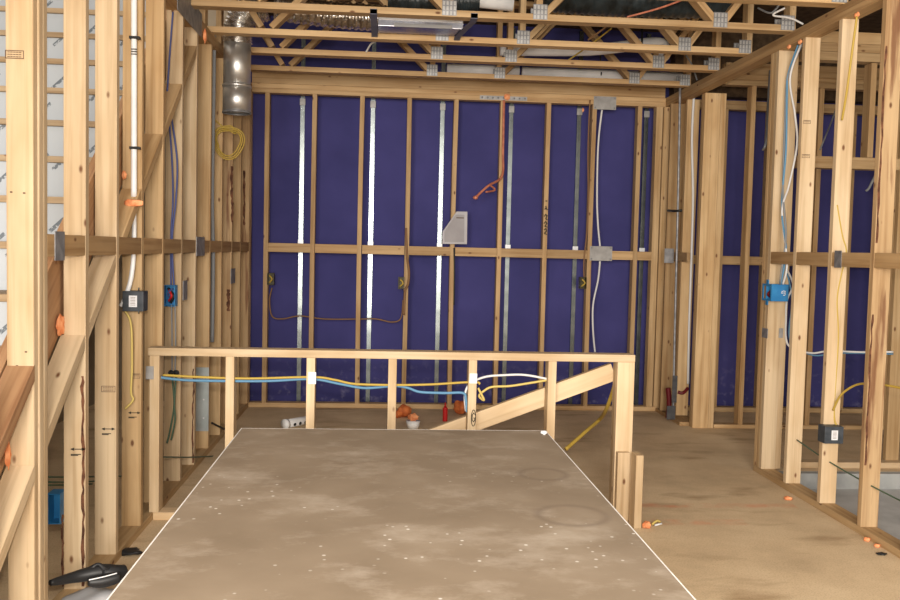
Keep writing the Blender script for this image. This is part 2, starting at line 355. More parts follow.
# ---------------------------------------------------------------- the setting
bm = bm_box(-2.4, 2.50, -3.5, 7.95, -.03, 0); bm_box(2.50, 6.5, 5.5, 7.95, -.03, 0, bm)
o = mesh_obj('floor', bm, FLOOR); o['kind'] = 'structure'
o = box('trim_1', 2.5, 6.5, 5.44, 5.5, -.14, -.001, CONC_D); o['kind'] = 'structure'
o = mesh_obj('floor_concrete', bm_box(2.5, 6.5, -3.5, 5.44, -.17, -.10), CONC); o['kind'] = 'structure'
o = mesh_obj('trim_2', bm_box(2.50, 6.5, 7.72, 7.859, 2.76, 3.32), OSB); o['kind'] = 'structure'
o = mesh_obj('wall_stair', bm_box(-2.42, -1.25, 7.86, 7.95, 0, 4.2), TAN); o['kind'] = 'structure'
o = mesh_obj('wall_back', bm_box(-1.25, 6.5, 7.86, 7.95, 0, 3.6), BLUE); o['kind'] = 'structure'
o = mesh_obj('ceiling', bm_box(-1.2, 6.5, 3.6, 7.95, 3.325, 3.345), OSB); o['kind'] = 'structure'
o = mesh_obj('wall_left', bm_box(-2.42, -2.40, -1.0, 7.95, 0, 4.2), TAN); o['kind'] = 'structure'
o = mesh_obj('wall_right', bm_box(6.5, 6.53, -1, 7.95, -.17, 3.4), TAN); o['kind'] = 'structure'

# ---------------------------------------------------------------- left stud wall
G_L = 'studs of the left wall'
lstud = {}
LY = {2: (-1.110, 3.487, 1.354)[1], 3: (-1.110, 3.877, 1.355)[1], 4: (-1.110, 4.270, 1.357)[1], 5: (-1.110, 4.661, 1.358)[1], 6: (-1.110, 5.086, 1.359)[1], 7: (-1.110, 5.463, 1.360)[1], 8: (-1.110, 5.900, 1.362)[1], 9: (-1.110, 6.321, 1.363)[1], 10: (-1.110, 6.731, 1.364)[1], 11: (-1.110, 7.128, 1.366)[1], 12: 7.585, 1: 3.071, 0: 2.663}
def left_stud(i, m=W_PINE, y1=None, plies=1, bow=0, extra=''):
    y1 = y1 if y1 is not None else LY[i]
    if plies > 1:
        e = empty('stud_pack', (XL-D/2, y1-S*plies/2, .038))
        for k in range(plies): lumber('stud', XL-D, XL-(.004 if k == 0 else 0), y1-S*(plies-k)+.0005, y1-S*(plies-k-1)-.0005, .038, 2.634, m, e, r=.006)
        return e
    return lumber('wall_stud', XL-(D if i != 2 else .081), XL, y1-S, y1, .038, 2.634, m, bow=bow)
mats = {0: W_RED, 1: W_PALE, 2: W_PALE, 3: W_PALE, 4: W_PINE, 5: W_PINE, 6: W_PALE, 7: W_PALE, 8: W_PINE, 9: W_PINE, 10: W_BARK, 11: W_PINE, 12: W_BARK}
lab = {0: 'reddish left wall stud at the left edge of the photo, nearest the camera',
       2: 'pale left wall stud just beyond the triple stud, bark streaked at its foot',
       3: 'pale left wall stud between the bark streaked one and the white pipe',
       4: 'left wall stud behind the white pipe, carrying the charcoal box with a sticker',
       5: 'left wall stud at the end of the half wall rail',
       6: 'left wall stud beside the blue electrical box and dark blue cables',
       7: 'left wall stud just beyond the blue electrical box, small steel plate on its edge',
       8: 'left wall stud under the dark steel tie plate, tall shiny shield at its foot',
       9: 'left wall stud just beyond the grey vertical cable',
       10: 'left wall stud behind the yellow cable coil, with dark bark stains',
       11: 'left wall stud beneath the duct, third from the rear corner',
       12: 'left wall stud with shaggy bark edge next to the rear corner'}
for i in range(13):
    if i == 1:
        o = left_stud(1, W_PALE, 3.071, 3)
        tag(o, 'triple pine stud pack standing nearest the camera in the left wall', 'stud', G_L)
    else:
        o = left_stud(i, mats[i], bow=0)
        tag(o, lab[i], 'stud', G_L)
    lstud[i] = o
yfar = dict(LY)
ynear = {i: yfar[i]-(S*3 if i == 1 else S) for i in range(13)}
o = lumber('bottom_plate', XL-D, XL, -1.0, YB-.001, 0, S, W_PINE); tag(o, 'long bottom plate of the left stud wall lying on the floor', 'plate', 'bottom plates')
o = lumber('top_plate', XL-D, XL, 1.0, YB+D, 2.634, 2.672, W_BLOCK); tag(o, 'lower top plate of the left wall, under its doubled twin', 'plate', 'top plates')
o = lumber('top_plate', XL-D, XL, 1.0, YB+D, 2.672, 2.71, W_BLOCK); tag(o, 'upper top plate of the left wall, under the truss ends', 'plate', 'top plates')
BH = .0375
for i in range(1, 12):
    a, b = yfar[i], ynear[i+1]
    e = lumber('fire_block', XL-S, XL-.001, a, b, 1.352-BH, 1.352+BH, W_BLOCK)
    tag(e, 'eye level block in the left wall, %s bay counting from the triple stud' % ORD[i-1], 'block', 'eye level blocks of the left wall')
def zs(y): return .999+.765*(y-3.4275)
T = .038/math.cos(math.atan(.765))
def slope_block(i, dz=0, m=W_PINE, zoff=0):
    a, b = yfar[i], ynear[i+1]; bm = bmesh.new(); za, zb = zs(a)+dz, zs(b)+dz
    c = Vector((XL-D/2, (a+b)/2, (za+zb)/2))
    q = [(a, za-T), (b, zb-T), (b, zb), (a, za)]
    v0 = [bm.verts.new((-D/2, y-c.y, z-c.z)) for y, z in q]; v1 = [bm.verts.new((D/2-.002, y-c.y, z-c.z)) for y, z in q]
    bm.faces.new(v0); bm.faces.new(v1[::-1])
    for k in range(4): bm.faces.new((v0[k], v0[(k+1) % 4], v1[(k+1) % 4], v1[k]))
    # grain along the slope: rotate mesh into local z
    th = math.atan2(1, .765); R = Matrix.Rotation(-th, 4, 'X') if False else Matrix.Rotation(-math.atan2(b-a, zb-za), 4, 'X')
    bmesh.ops.transform(bm, matrix=R.inverted(), verts=bm.verts)
    bevel(bm, .002)
    mw = Matrix.Translation(c) @ R
    return mesh_obj('sloped_block', bm, m, None, mw)
for i in range(0, 7):
    o = slope_block(i, 0, W_PALE if i < 3 else W_PINE)
    tag(o, 'sloping stair line block in the left wall, %s bay counting from the camera' % ORD[i], 'block', 'sloping blocks along the stair')
o = slope_block(0, .325, W_RED); tag(o, 'brown sloping block at the left edge, above a paler one, nailed to the triple stud', 'block')

# stair behind the left wall
st = empty('staircase', (-1.75, 2.2, 0)); tag(st, 'rising staircase with printed white risers behind the left stud wall', 'stairs')
y, z = 3.62, 1.36
k0 = -6
for k in range(k0, 9):
    yy, zz = y+k*.2484, z+k*.19
    if zz < .2: continue
    lumber('tread', -2.38, -1.25, yy-.02, yy+.25, zz-.028, zz, W_TREAD, st)
    box('riser', -2.38, -1.25, yy+.001, yy+.014, zz-.19, zz-.0285, RISER, st)
strut('stringer', (-1.2225, 2.3, zs(2.3)+.17), (-1.2225, 6.1, zs(6.1)+.17), .26, .038, (0, 0, 1), W_RED, st)

# ---------------------------------------------------------------- rear stud wall
G_B = 'studs of the rear wall'
xs = [-1.05, -1.0]+[-.610+.3952*k for k in range(8)]+[(2.319, 7.610, 1.837)[0], (2.385, 7.610, 1.838)[0]]
bl = ['corner stud of the rear wall at its left end', 'narrow faced rear wall stud next to the left corner, small outlet box on it',
      'rear wall stud second from the left corner pair', 'rear wall stud third from the left, crossed by the thin brown cable',
      'rear wall stud with a brown twisted cable and outlet box', 'rear wall stud under the grey five sided box',
      'rear wall stud with orange foam at its top and red tubing',
      'rear wall stud with black handwriting on it', 'rear wall stud between two grey cover plates and the white cable',
      'rear wall stud right of the white cable, last before the corner pair',
      'left hand stud of the pair at the right rear corner', 'right hand stud of the pair at the right rear corner']
rstud = []
xs[0] = -1.149
for k, x in enumerate(xs):
    o = lumber('wall_stud', x, x+S+(.018 if k >= 10 else 0), YB, YB+D, .038, 2.634, W_BARK if k == 0 else (W_PINE if k > 9 else W_BACK), bow=0 if k in (0, 1, 10, 11) else random.uniform(-.008, .008))
    tag(o, bl[k], 'stud', G_B); rstud.append(o)
xr = [2.915, 3.32, 3.68, 4.07, 4.47, 4.9]
rl = ['rear room stud just right of the doorway column, in front of blue panels', 'second rear room stud right of the doorway column', 'third rear room stud right of the doorway column',
      'fourth rear room stud right of the doorway column', 'fifth rear room stud right of the doorway column', 'sixth rear room stud right of the doorway column']
for k, x in enumerate(xr):
    o = lumber('wall_stud', x, x+S, YB, YB+D, .038, 2.634, W_BACK); tag(o, rl[k], 'stud', 'studs of the rear room'); 
o = lumber('bottom_plate', -1.11, 2.455, YB, YB+D, 0, S, W_PINE); tag(o, 'bottom plate of the rear wall below the blue panels', 'plate', 'bottom plates')
o = lumber('bottom_plate', 2.456, 6.4, YB, YB+D, 0, S, W_PINE); tag(o, 'bottom plate of the rear wall in the right hand room', 'plate', 'bottom plates')
for (x0, x1, s) in ((-1.11, 2.455, 'of the rear wall'), (2.456, 6.4, 'of the rear wall in the right hand room')):
    o = lumber('top_plate', x0, x1, YB, YB+D, 2.634, 2.672, W_BACK); tag(o, 'lower top plate '+s, 'plate', 'top plates')
    o = lumber('top_plate', x0, x1, YB, YB+D, 2.672, 2.71, W_BACK); tag(o, 'upper top plate '+s, 'plate', 'top plates')
o = lumber('ribbon_board', -1.11, 2.39, YB, YB+S, 2.711, 2.80, W_BACK); tag(o, 'wide board on edge above the top plates of the rear wall', 'board')
edges = xs[1:]
for k in range(len(edges)-1):
    a, b = edges[k]+S, edges[k+1]
    if b-a < .1: continue
    o = lumber('fire_block', a, b, YB+.001, YB+S, 1.352-BH, 1.352+BH, W_BACK)
    tag(o, 'eye level block in the rear wall, %s gap from the left corner' % ORD[k], 'block', 'eye level blocks of the rear wall')
ed = [2.62]+xr
for k in range(len(ed)-1):
    o = lumber('fire_block', ed[k]+(S if k else 0), ed[k+1], YB+.001, YB+S, 1.332-BH, 1.332+BH, W_BACK)
    tag(o, 'eye level block in the right hand room rear wall, %s gap from the doorway column' % ORD[k], 'block', 'eye level blocks of the right hand room')
# galvanised studs of the blue wall
hl = ['brightest steel stud, leftmost on the blue wall', 'second steel stud from the left on the blue wall', 'steel stud left of the grey five sided box',
      'steel stud right of the red tubing', 'dull steel stud left of the white hanging cable', 'steel stud next to the right rear corner studs']
for k in range(6):
    x = -.71+.601*k
    e = empty('steel_stud', (x, 7.83, 0)); tag(e, hl[k], 'steel stud', 'steel studs on the blue wall')
    box('web', x-.018, x+.018, 7.825, 7.859, .002, 3.3, GALV, e)
    for zc in (1.395, 2.60):
        box('clip', x-.022, x+.022, 7.70+.0, 7.8245, zc-.001, zc+.001, CLIPW, e) if False else None
        box('clip', x-.024, x+.024, 7.812, 7.8245, zc-.028, zc+.028, CLIPW if zc < 2 else GALV_P, e, r=.002)

# ---------------------------------------------------------------- half wall across the room
HW = 4.45; HT = .855
o = lumber('rail_plate', -1.137, 1.292, HW, HW+D, HT-S, HT, W_FRESH); tag(o, 'pale top rail of the low half wall crossing the room', 'plate')
o = lumber('bottom_plate', XL+.001, -.62, HW, HW+D, 0, S, W_FRESH); tag(o, 'short bottom plate of the half wall beside the left wall', 'plate', 'bottom plates')
hp = [(-1.128, -1.085), (-.762, -.724), (-.367, -.329), (.038, .076), (.441, .479), (.846, .884)]
hlb = ['half wall post fixed to the left wall, steel plate near its top', 'half wall post second from the left, in front of the board edge', 'half wall post third from the left with a pale sticker plate',
       'half wall post fourth from the left, right of the white tube', 'half wall post with a circled letter written on it', 'half wall post fifth, crossing the slanted brace near the right end']
hpost = []
for (x0, x1), l in zip(hp, hlb):
    o = lumber('half_wall_post', x0, x1+.004, HW, HW+D, .038 if x0 < -.1 else 0, HT-S, W_FRESH); tag(o, l, 'post', 'posts of the half wall'); hpost.append(o)
o = lumber('end_post', 1.202, 1.291, HW, HW+S, 0, HT-S, W_FRESH); tag(o, 'wide end post of the half wall, front board', 'post')
o = lumber('end_post', 1.202, 1.24, HW+S+.001, HW+D, 0, HT-S, W_PALE); tag(o, 'end post board behind the wide one at the half wall end', 'post')
a, b = (0.167, 4.540, 0.406), (1.311, 4.540, 0.808)
strut('brace_plank', (-0.476, 4.559, 0.118), (1.207, 4.559, 0.755), .092, .037, (0, 0, 1), W_FRESH)
tag(bpy.data.objects['brace_plank'], 'slanted pale brace plank nailed across the half wall posts', 'plank')
e = empty('newel_block', (1.27, 4.40, 0)); tag(e, 'short stub of two boards nailed to the foot of the half wall end', 'block')
lumber('face_board', 1.208, 1.272, 4.41, 4.449, 0, .36, W_PALE, e); lumber('side_board', 1.274, 1.312, 4.31, 4.40, 0, .37, W_PALE, e)

# ---------------------------------------------------------------- drywall stack
n_sh = 40; th = .64/n_sh
for k in range(n_sh):
    j = 0 if k == n_sh-1 else random.uniform(-.004, .004)
    e = empty('drywall_sheet', (.064+j, 2.36, k*th))
    bm = bm_box(-.61, .61, -1.22, 1.22, .0, th-.0005)
    sh = mesh_obj('paper_face', bm, GYP, e, Matrix.Translation((.064+j, 2.36, k*th)))
    bm = bmesh.new(); q = .0035
    for (x0, x1, y0, y1) in ((-.61-q, -.6099, -1.22-q, 1.22+q), (.6099, .61+q, -1.22-q, 1.22+q), (-.6099, .6099, -1.22-q, -1.2199), (-.6099, .6099, 1.2199, 1.22+q)): bm_box(x0, x1, y0, y1, 0, th-.0003, bm)
    mesh_obj('edge', bm, GYP_EDGE, e, Matrix.Translation((.064+j, 2.36, k*th)))
    if k == n_sh-1: tag(e, 'top drywall sheet with dusty brown face and white edges, in the foreground', 'drywall sheet', 'drywall stack')
    else: tag(e, 'drywall sheet hidden in the stack beneath the dusty top sheet', 'drywall sheet', 'drywall stack')

# ---------------------------------------------------------------- right partition
G_R = 'studs of the right partition'
e = empty('stud_pack', (XR+D/2, 5.45, .038)); tag(e, 'triple stud at the doorway end of the right partition, blue box on it', 'stud', G_R)
for k in range(3): lumber('stud', XR, XR+D, 5.392+k*.0395, 5.392+k*.0395+.039, .038, 2.634, W_PINE if k else W_PALE, e)
lumber('stud', XR+D*1.02, XR+D*1.02+S, 5.40, 5.49, .038, 2.634, W_PALE, e)
ys = {'B': 5.046, 'C': 4.632, 'D': 4.215, 'E': 3.832}
rlab = {'B': 'right partition stud just right of the blue electrical box', 'C': 'right partition stud carrying the charcoal box with a sticker',
        'D': 'right partition stud with ragged bark edge near the right side', 'E': 'right partition stud nearest the camera, past the right edge'}
pst = {}
for k, yv in ys.items():
    o = lumber('wall_stud', XR, XR+D, yv, yv+S, .038, 2.634, W_BARK if k == 'D' else W_PALE, bow=0); tag(o, rlab[k], 'stud', G_R); pst[k] = o
o = lumber('bottom_plate', XR, XR+D, 1.0, 5.51, 0, S, W_PINE); tag(o, 'bottom plate of the right partition along the floor edge', 'plate', 'bottom plates')
o = lumber('top_plate', XR, XR+D, 2.0, YB-.001, 2.634, 2.672, W_BLOCK); tag(o, 'lower top plate running over the right partition and doorway', 'plate', 'top plates')
o = lumber('top_plate', XR, XR+D, 2.0, YB-.001, 2.672, 2.71, W_BLOCK); tag(o, 'upper top plate running over the right partition and doorway', 'plate', 'top plates')
seq = [(5.392, 'behind the blue box'), (5.046, 'between the second and third studs'), (4.643, 'with a dark steel strap'), (4.237, 'at the right edge')]
yn = [5.392, 5.046, 4.632, 4.215, 3.832]
for k in range(4):
    o = lumber('fire_block', XR+.001, XR+S, yn[k+1]+S, yn[k], 1.365-.037, 1.365+.037, W_BLOCK)
    tag(o, 'eye level block in the right partition, %s bay from the doorway' % ORD[k], 'block', 'eye level blocks of the right partition')
# doorway column and short wall behind it
e = empty('doorway_column', (2.52, 6.9, 0)); tag(e, 'thick doorway column of nailed studs left of the opening', 'post')
lumber('stud', 2.475, 2.60, 6.87, 6.908, .0, 2.633, W_PINE, e); lumber('stud', 2.601, 2.645, 6.87, 6.95, 0, 2.633, W_PINE, e); lumber('stud', 2.475, 2.60, 6.909, 6.95, 0, 2.633, W_BLOCK, e)
o = lumber('wall_stud', (2.449, 7.200, 1.819)[0], (2.550, 7.200, 1.821)[0], 7.20, 7.238, .038, 2.634, W_PINE); tag(o, 'stud behind the doorway column with a thin white cable down it', 'stud', 'studs of the short right wall')
o = lumber('wall_stud', (2.386, 7.420, 1.828)[0], (2.524, 7.420, 1.832)[0], 7.42, 7.458, .038, 2.634, W_BLOCK); tag(o, 'stud beside the grey tube in the short right wall', 'stud', 'studs of the short right wall')
o = lumber('bottom_plate', 2.40, 2.56, 6.96, 7.60, 0, .03, W_BLOCK); tag(o, 'bottom plate of the short wall behind the doorway column', 'plate', 'bottom plates')
o = lumber('fire_block', 2.44, 2.469, 7.05, 7.41, 1.352-BH, 1.352+BH, W_BLOCK); tag(o, 'eye level block behind the doorway column', 'block')
# wall across the right hand room, in line with the doorway column
o = lumber('bottom_plate', 2.65, 6.4, 6.87, 6.87+D, 0, .03, W_PINE); tag(o, 'bottom plate lying across the right hand room beyond the doorway', 'plate', 'bottom plates')
for k, x in enumerate((2.845, 3.395, 4.05, 4.65)):
    o = lumber('wall_stud', x, x+S, 6.87, 6.87+D, .03, 2.70, W_BACK); tag(o, 'stud of the inner cross wall beyond the doorway, %s from the column' % ORD[k], 'stud', 'studs of the inner cross wall')
for k, (z0, z1) in enumerate(((2.70, 2.74), (2.741, 2.78), (2.781, 2.87))):
    o = lumber('header_board', 2.63, 6.4, 6.86, 6.86+D, z0, z1, W_BACK); tag(o, '%s of three long boards over the inner cross wall beyond the doorway' % ('lowest', 'middle', 'topmost')[k], 'board', 'inner cross wall header')
# nearer cross wall with a framed opening
YC = 5.65
o = lumber('bottom_plate', 2.66, 6.4, 5.58, 5.58+D, 0, S, W_PALE); tag(o, 'pale bottom plate at the edge of the concrete in the right hand room', 'plate', 'bottom plates')
o = lumber('wall_stud', 3.36, 3.45, YC, YC+S, .038, 2.64, W_PINE); tag(o, 'stud at the right edge, standing on the plate beside the concrete', 'stud', 'studs of the nearer cross wall')
o = lumber('wall_stud', 3.70, 3.79, YC, YC+S, .038, 2.64, W_PINE); tag(o, 'stud of the nearer cross wall just past the right edge', 'stud', 'studs of the nearer cross wall')
o = lumber('header_block', 2.66, 3.355, YC, YC+D, 1.955, 2.03, W_PINE); tag(o, 'horizontal block high between the right partition studs, across the inner opening', 'block')
o = lumber('header_block', 3.451, 4.2, YC+.04, YC+D+.04, 1.955, 2.03, W_PINE); tag(o, 'horizontal block high at the right edge beyond the inner stud', 'block')
o = lumber('cripple_stud', 3.13, 3.168, YC, YC+D, 2.031, 2.64, W_BACK); tag(o, 'short cripple stud above the high horizontal block at right', 'stud')
for k, (z0, z1) in enumerate(((2.645, 2.70), (2.701, 2.755), (2.756, 2.83))):
    o = lumber('header_board', 2.66, 6.4, YC, YC+D, z0, z1, W_PINE); tag(o, '%s of three stacked boards at the top right, behind the partition studs' % ('lowest', 'middle', 'topmost')[k], 'board', 'nearer cross wall header')

# ---------------------------------------------------------------- floor trusses overhead
ty = [4.63, 5.236, 5.866, 6.43, 7.053]
tl = ['floor truss nearest the camera above the picture', 'nearest visible floor truss, highest in the photo', 'second floor truss, dark straps resting on it', 'third floor truss back from the camera', 'rearmost floor truss, just in front of the rear wall']
ZB, ZC = 2.711, 3.32
for k, yv in enumerate(ty):
    t = empty('floor_truss', (.6, yv+D/2, ZB)); tag(t, tl[k], 'floor truss', 'floor trusses overhead')
    m = W_PINE if k < 3 else W_BACK
    xr_ = 2.42 if k != 1 else 2.42
    lumber('bottom_chord', -1.19, xr_, yv, yv+D, ZB, ZB+S, m, t); lumber('top_chord', -1.19, xr_, yv, yv+D, ZC-S, ZC, W_BLOCK, t)
    b0, t0 = ZB+S, ZC-S; c = yv+D/2
    for x in (-1.17, .36, .88, 2.40): strut('web', (x, c, b0), (x, c, t0), D, S, (0, 1, 0), m, t)
    for (x0, z0, x1, z1) in ((-1.13, t0-.02, -.80, b0+.01), (-.74, b0+.01, -.25, t0-.02), (-.19, t0-.02, .33, b0+.01), (.92, b0+.01, 1.40, t0-.02), (1.46, t0-.02, 1.93, b0+.01), (1.99, b0+.01, 2.36, t0-.02)):
        strut('web', (x0, c, z0), (x1, c, z1), D, S, (0, 1, 0), m, t)
    for x in (.355, .885, 1.96, 2.37):
        for s in (-1, 1):
            pw = mesh_obj('connector_plate', bm_box(-.042, .042, -.001, .001, -.045, .042), GALV_D, t, Matrix.Translation((x, c+s*(D/2+.0015), ZB+S+.012)))
            bm = bmesh.new()
            for u in range(4):
                for q in range(3): bm_box(-.038+u*.021, -.026+u*.021, -.0025, .0025, -.042+q*.028, -.020+q*.028, bm)
            mesh_obj('tooth_rows', bm, TOOTH, pw, Matrix.Translation((x, c+s*(D/2+.0015), ZB+S+.012)))

# ---------------------------------------------------------------- ducts and pipes overhead
e = empty('metal_duct', (-.99, 6.12, 2.25)); tag(e, 'round galvanised duct hanging open ended at the left rear', 'duct')
def ring_tube(name, c, r, z0, z1, m, par, seg=40, wall=.002):
    bm = bmesh.new()
    prof = [(r, z0), (r, z1), (r-wall, z1), (r-wall, z0)]; rings = []
    for rr, zz in prof: rings.append([bm.verts.new((rr*math.cos(2*math.pi*k/seg), rr*math.sin(2*math.pi*k/seg), zz-z0)) for k in range(seg)])
    for i in range(4):
        A, B = rings[i], rings[(i+1) % 4]
        for k in range(seg):
            f = bm.faces.new((A[k], A[(k+1) % seg], B[(k+1) % seg], B[k])); f.smooth = True
    return mesh_obj(name, bm, m, par, Matrix.Translation((c[0], c[1], z0)))
ring_tube('lower_pipe', (-.99, 6.12), .092, 2.245, 2.42, DUCT, e); ring_tube('upper_pipe', (-.99, 6.12), .089, 2.421, 2.70, DUCT, e)
ring_tube('joint_bead', (-.99, 6.12), .096, 2.412, 2.427, DUCT, e, wall=.006); ring_tube('end_rim', (-.99, 6.12), .095, 2.240, 2.252, GALV_D, e, wall=.008)
def flex(name, pts, r, m, par=None, amp=.006, per=60):
    return tube(name, pts, r, m, par, seg=22, n=40, radii=lambda t: r+amp*math.sin(t*per*2*math.pi)*1.0)
flex('foil_elbow', [(-.99, 6.12, 2.702), (-.985, 6.11, 2.80), (-.93, 6.08, 2.90), (-.80, 6.06, 2.935)], .092, FOIL, e, .006, 16)
o = flex('flexible_duct', [(-.74, 6.06, 2.935), (-.4, 6.08, 2.91), (-.05, 6.1, 2.90), (.18, 6.12, 2.89)], .085, FOIL, None, .005, 26); tag(o, 'silver flexible duct lying in the trusses right of the hanging duct', 'duct')
e = empty('flat_duct', (.2, 5.6, 2.72)); tag(e, 'flat shiny sheet metal duct slung by dark straps between trusses', 'duct')
box('body', -.06, .47, 5.62, 5.80, 2.735, 2.785, GALV_M, e, r=.004)
box('highlight_strip', -.055, .465, 5.610, 5.6195, 2.772, 2.785, CLIPW, e); box('taped_seam', .04, .40, 5.612, 5.6195, 2.733, 2.755, STONE, e)  # near-white strip paints the bright highlight line along the duct front
def strapp(x, dx):
    p = [(x, 5.233, 2.735), (x, 5.233, 2.7075), (x, 5.33, 2.7075), (x+dx*.4, 5.60, 2.731), (x+dx, 5.81, 2.731), (x+dx, 5.862, 2.722)]
    bm = bmesh.new(); pr_ = None
    for q in p:
        cur = (bm.verts.new((q[0]-.02, q[1], q[2])), bm.verts.new((q[0]+.02, q[1], q[2])), bm.verts.new((q[0]+.02, q[1], q[2]-.002)), bm.verts.new((q[0]-.02, q[1], q[2]-.002)))
        if pr_:
            for i in range(4): bm.faces.new((pr_[i], pr_[(i+1) % 4], cur[(i+1) % 4], cur[i]))
        pr_ = cur
    return bm
for x, dx, s in ((-.08, -.0, 'left'), (.50, -.05, 'right')):
    o = mesh_obj('hanger_strap', strapp(x, dx), STRAP); tag(o, '%s dark steel strap slung under the flat shiny duct' % s, 'strap', 'duct hanger straps')
for k, (p, r, l) in enumerate((([(.0, 5.5, 2.87), (.35, 5.5, 2.87), (.55, 5.5, 2.88)], .065, 'black glossy flexible duct above the flat shiny duct'),
                               ([(.95, 5.52, 2.96), (1.5, 5.52, 2.95), (2.1, 5.52, 2.97)], .12, 'thick black flexible duct at the top, right of center'),
                               ([(1.1, 5.66, 3.19), (1.7, 5.66, 3.19), (2.3, 5.66, 3.19)], .09, 'upper black flexible duct tight under the deck'))):
    o = flex('black_duct', p, r, BLACKF, None, .006, 30); tag(o, l, 'duct', 'black flexible ducts')
def pvc(pts, r, label, n=10): 
    e = empty('pvc_pipe', pts[0]); tag(e, label, 'pipe', 'white plastic pipes overhead')
    tube('pipe', pts, r, WHITE, e, seg=18, n=n)
    return e
e = pvc([(0.488, 7.320, 2.826), (1.076, 7.320, 2.829)], .042, 'short white pipe left of the long one, above the rear wall')
e = pvc([(1.101, 7.320, 2.825), (2.434, 7.320, 2.827)], .042, 'long white pipe behind the rearmost truss')
c = (1.746, 7.320, 2.834); tube('hanger', [(c[0], 7.32, c[2]-.045), (c[0], 7.274, c[2]), (c[0], 7.32, c[2]+.046), (c[0], 7.33, 3.31)], .006, BLACK, e)
e = pvc([(0.841, 6.720, 2.862), (1.520, 6.720, 2.889), (2.016, 6.720, 2.961), (2.081, 6.700, 2.907), (2.070, 6.660, 2.846)], .042, 'white pipe with an elbow between the rear trusses', 8)
c = (1.900, 6.720, 2.963); tube('hanger', [(c[0], 6.67, c[2]-.03), (c[0], 6.67, c[2]+.05), (c[0], 6.72, 3.31)], .008, BLACK, e)
e = pvc([(0.326, 5.700, 2.954), (0.788, 5.700, 2.924)], .045, 'white pipe at the top edge above the flat duct')
# loose cables among the trusses
for k, (pts, m, l) in enumerate((
    ([(1.431, 5.360, 2.785), (1.631, 5.360, 2.847), (1.812, 5.360, 2.920)], COPC, 'copper coloured cable rising at the top, in front of black ducts'),
    ([(1.331, 5.950, 2.780), (1.449, 5.950, 2.870), (1.502, 5.800, 2.912)], BRNC, 'brown cable looping over the second truss'),
    ([(1.264, 6.550, 2.726), (1.469, 6.500, 2.875), (1.602, 6.400, 2.978)], YEL, 'tan cable slanting between the rear trusses'),
    ([(2.310, 5.150, 2.821), (2.253, 5.180, 2.786), (2.343, 5.150, 2.765), (2.423, 5.150, 2.734)], WHC, 'white cables bunched over the right wall plate'),
    ([(2.301, 5.200, 2.857), (2.249, 5.200, 2.803), (2.211, 5.300, 2.856)], GRYC, 'grey cable bunched over the right wall plate'),
    ([(-0.146, 6.430, 2.745), (-0.112, 6.400, 2.796), (-0.063, 6.350, 2.828), (-0.052, 6.330, 2.981)], WHC, 'short pale cable loop under the left strap'),
    ([(2.285, 6.800, 2.899), (2.352, 6.850, 2.836), (2.414, 6.900, 2.733)], GRYC, 'grey cable dropping at the right rear truss ends'))):
    o = tube('loose_cable', pts, .006, m); tag(o, l, 'cable', 'loose cables overhead')

# ---------------------------------------------------------------- left wall fittings
e = empty('conduit_pipe', (-1.140, 4.200, 2.458)); tag(e, 'white plastic conduit running down the left wall and curving to the charcoal box', 'pipe')
tube('pipe', [(-1.138, 4.190, 2.482), (-1.136, 4.190, 2.011), (-1.135, 4.190, 1.574)], .013, WHITE, e, seg=14)
tube('flexible_end', [(-1.135, 4.190, 1.579), (-1.134, 4.190, 1.356), (-1.145, 4.185, 1.205), (-1.169, 4.160, 1.105), (-1.182, 4.160, 1.078)], .0105, WHITE, e, seg=12)
for yy in (38, 148):
    c = {38: (-1.137, 4.190, 2.287), 148: (-1.135, 4.190, 1.795)}[yy]
    box('clamp', c[0]-.018, c[0]+.028, 4.172, 4.2, c[2]-.006, c[2]+.006, BLACK, e, r=.002)
for k, c in enumerate(((-1.133, 4.176, 2.235), (-1.133, 4.176, 2.224), (-1.133, 4.176, 2.213))):
    ribbon('print_mark', [[(-.011, 0), (.011, 0)]], c, (1, 0, 0), (0, 0, 1), INK, e, .005)
def blob(name, c, r, m, label=None, cat=None, group=None, sc=(1, 1, 1), parent=None, seed=0, sub=3, amp=.25):
    rnd = random.Random(seed); bm = bmesh.new(); bmesh.ops.create_icosphere(bm, subdivisions=sub, radius=r)
    ph = [rnd.uniform(0, 6) for _ in range(6)]
    for v in bm.verts:
        n = v.co.normalized(); k = 1+amp*(math.sin(5*n.x+ph[0])*math.sin(4*n.y+ph[1])+.6*math.sin(9*n.z+ph[2])*math.sin(8*n.x+ph[3]))
        v.co = Vector((n.x*sc[0], n.y*sc[1], n.z*sc[2]))*r*k
    for f in bm.faces: f.smooth = True
    o = mesh_obj(name, bm, m, parent, Matrix.Translation(c))
    if label: tag(o, label, cat, group)
    return o
def foam(c, r, label, seed, sc=(1, .5, .6)): return blob('sealant_foam', c, r, ORG, label, 'foam', 'orange foam dabs', sc, seed=seed)
foam((-1.123, 4.130, 1.544), .034, 'orange foam around the white conduit at the sloping block', 1, (1.2, .5, .5))
foam((-1.154, 4.100, 1.666), .018, 'small orange foam dab left of the white conduit', 2, (.6, .5, 1))
foam((-1.195, 3.435, 1.053), .02, 'orange foam line beside the second stud, above the sloping block', 3, (.4, 2.2, 1.8))
foam((-1.160, 3.225, 0.768), .010, 'tiny orange dot on the pale sloping block', 4, (.8, .8, .8))
foam((-1.185, 2.930, 0.679), .022, 'orange foam at the left edge under the brown block', 5, (.4, .5, 1.8))
foam((-1.100, 5.601, 2.625), .022, 'orange foam at the left wall top under a truss end', 6, (.5, .8, 1.8))
foam((-1.215, 6.550, 2.680), .015, 'orange foam dab beside the grey vertical cable top', 7)
foam((1.021, 7.600, 2.668), .028, 'orange foam at the top of a rear wall stud', 8, (.9, .3, .9))
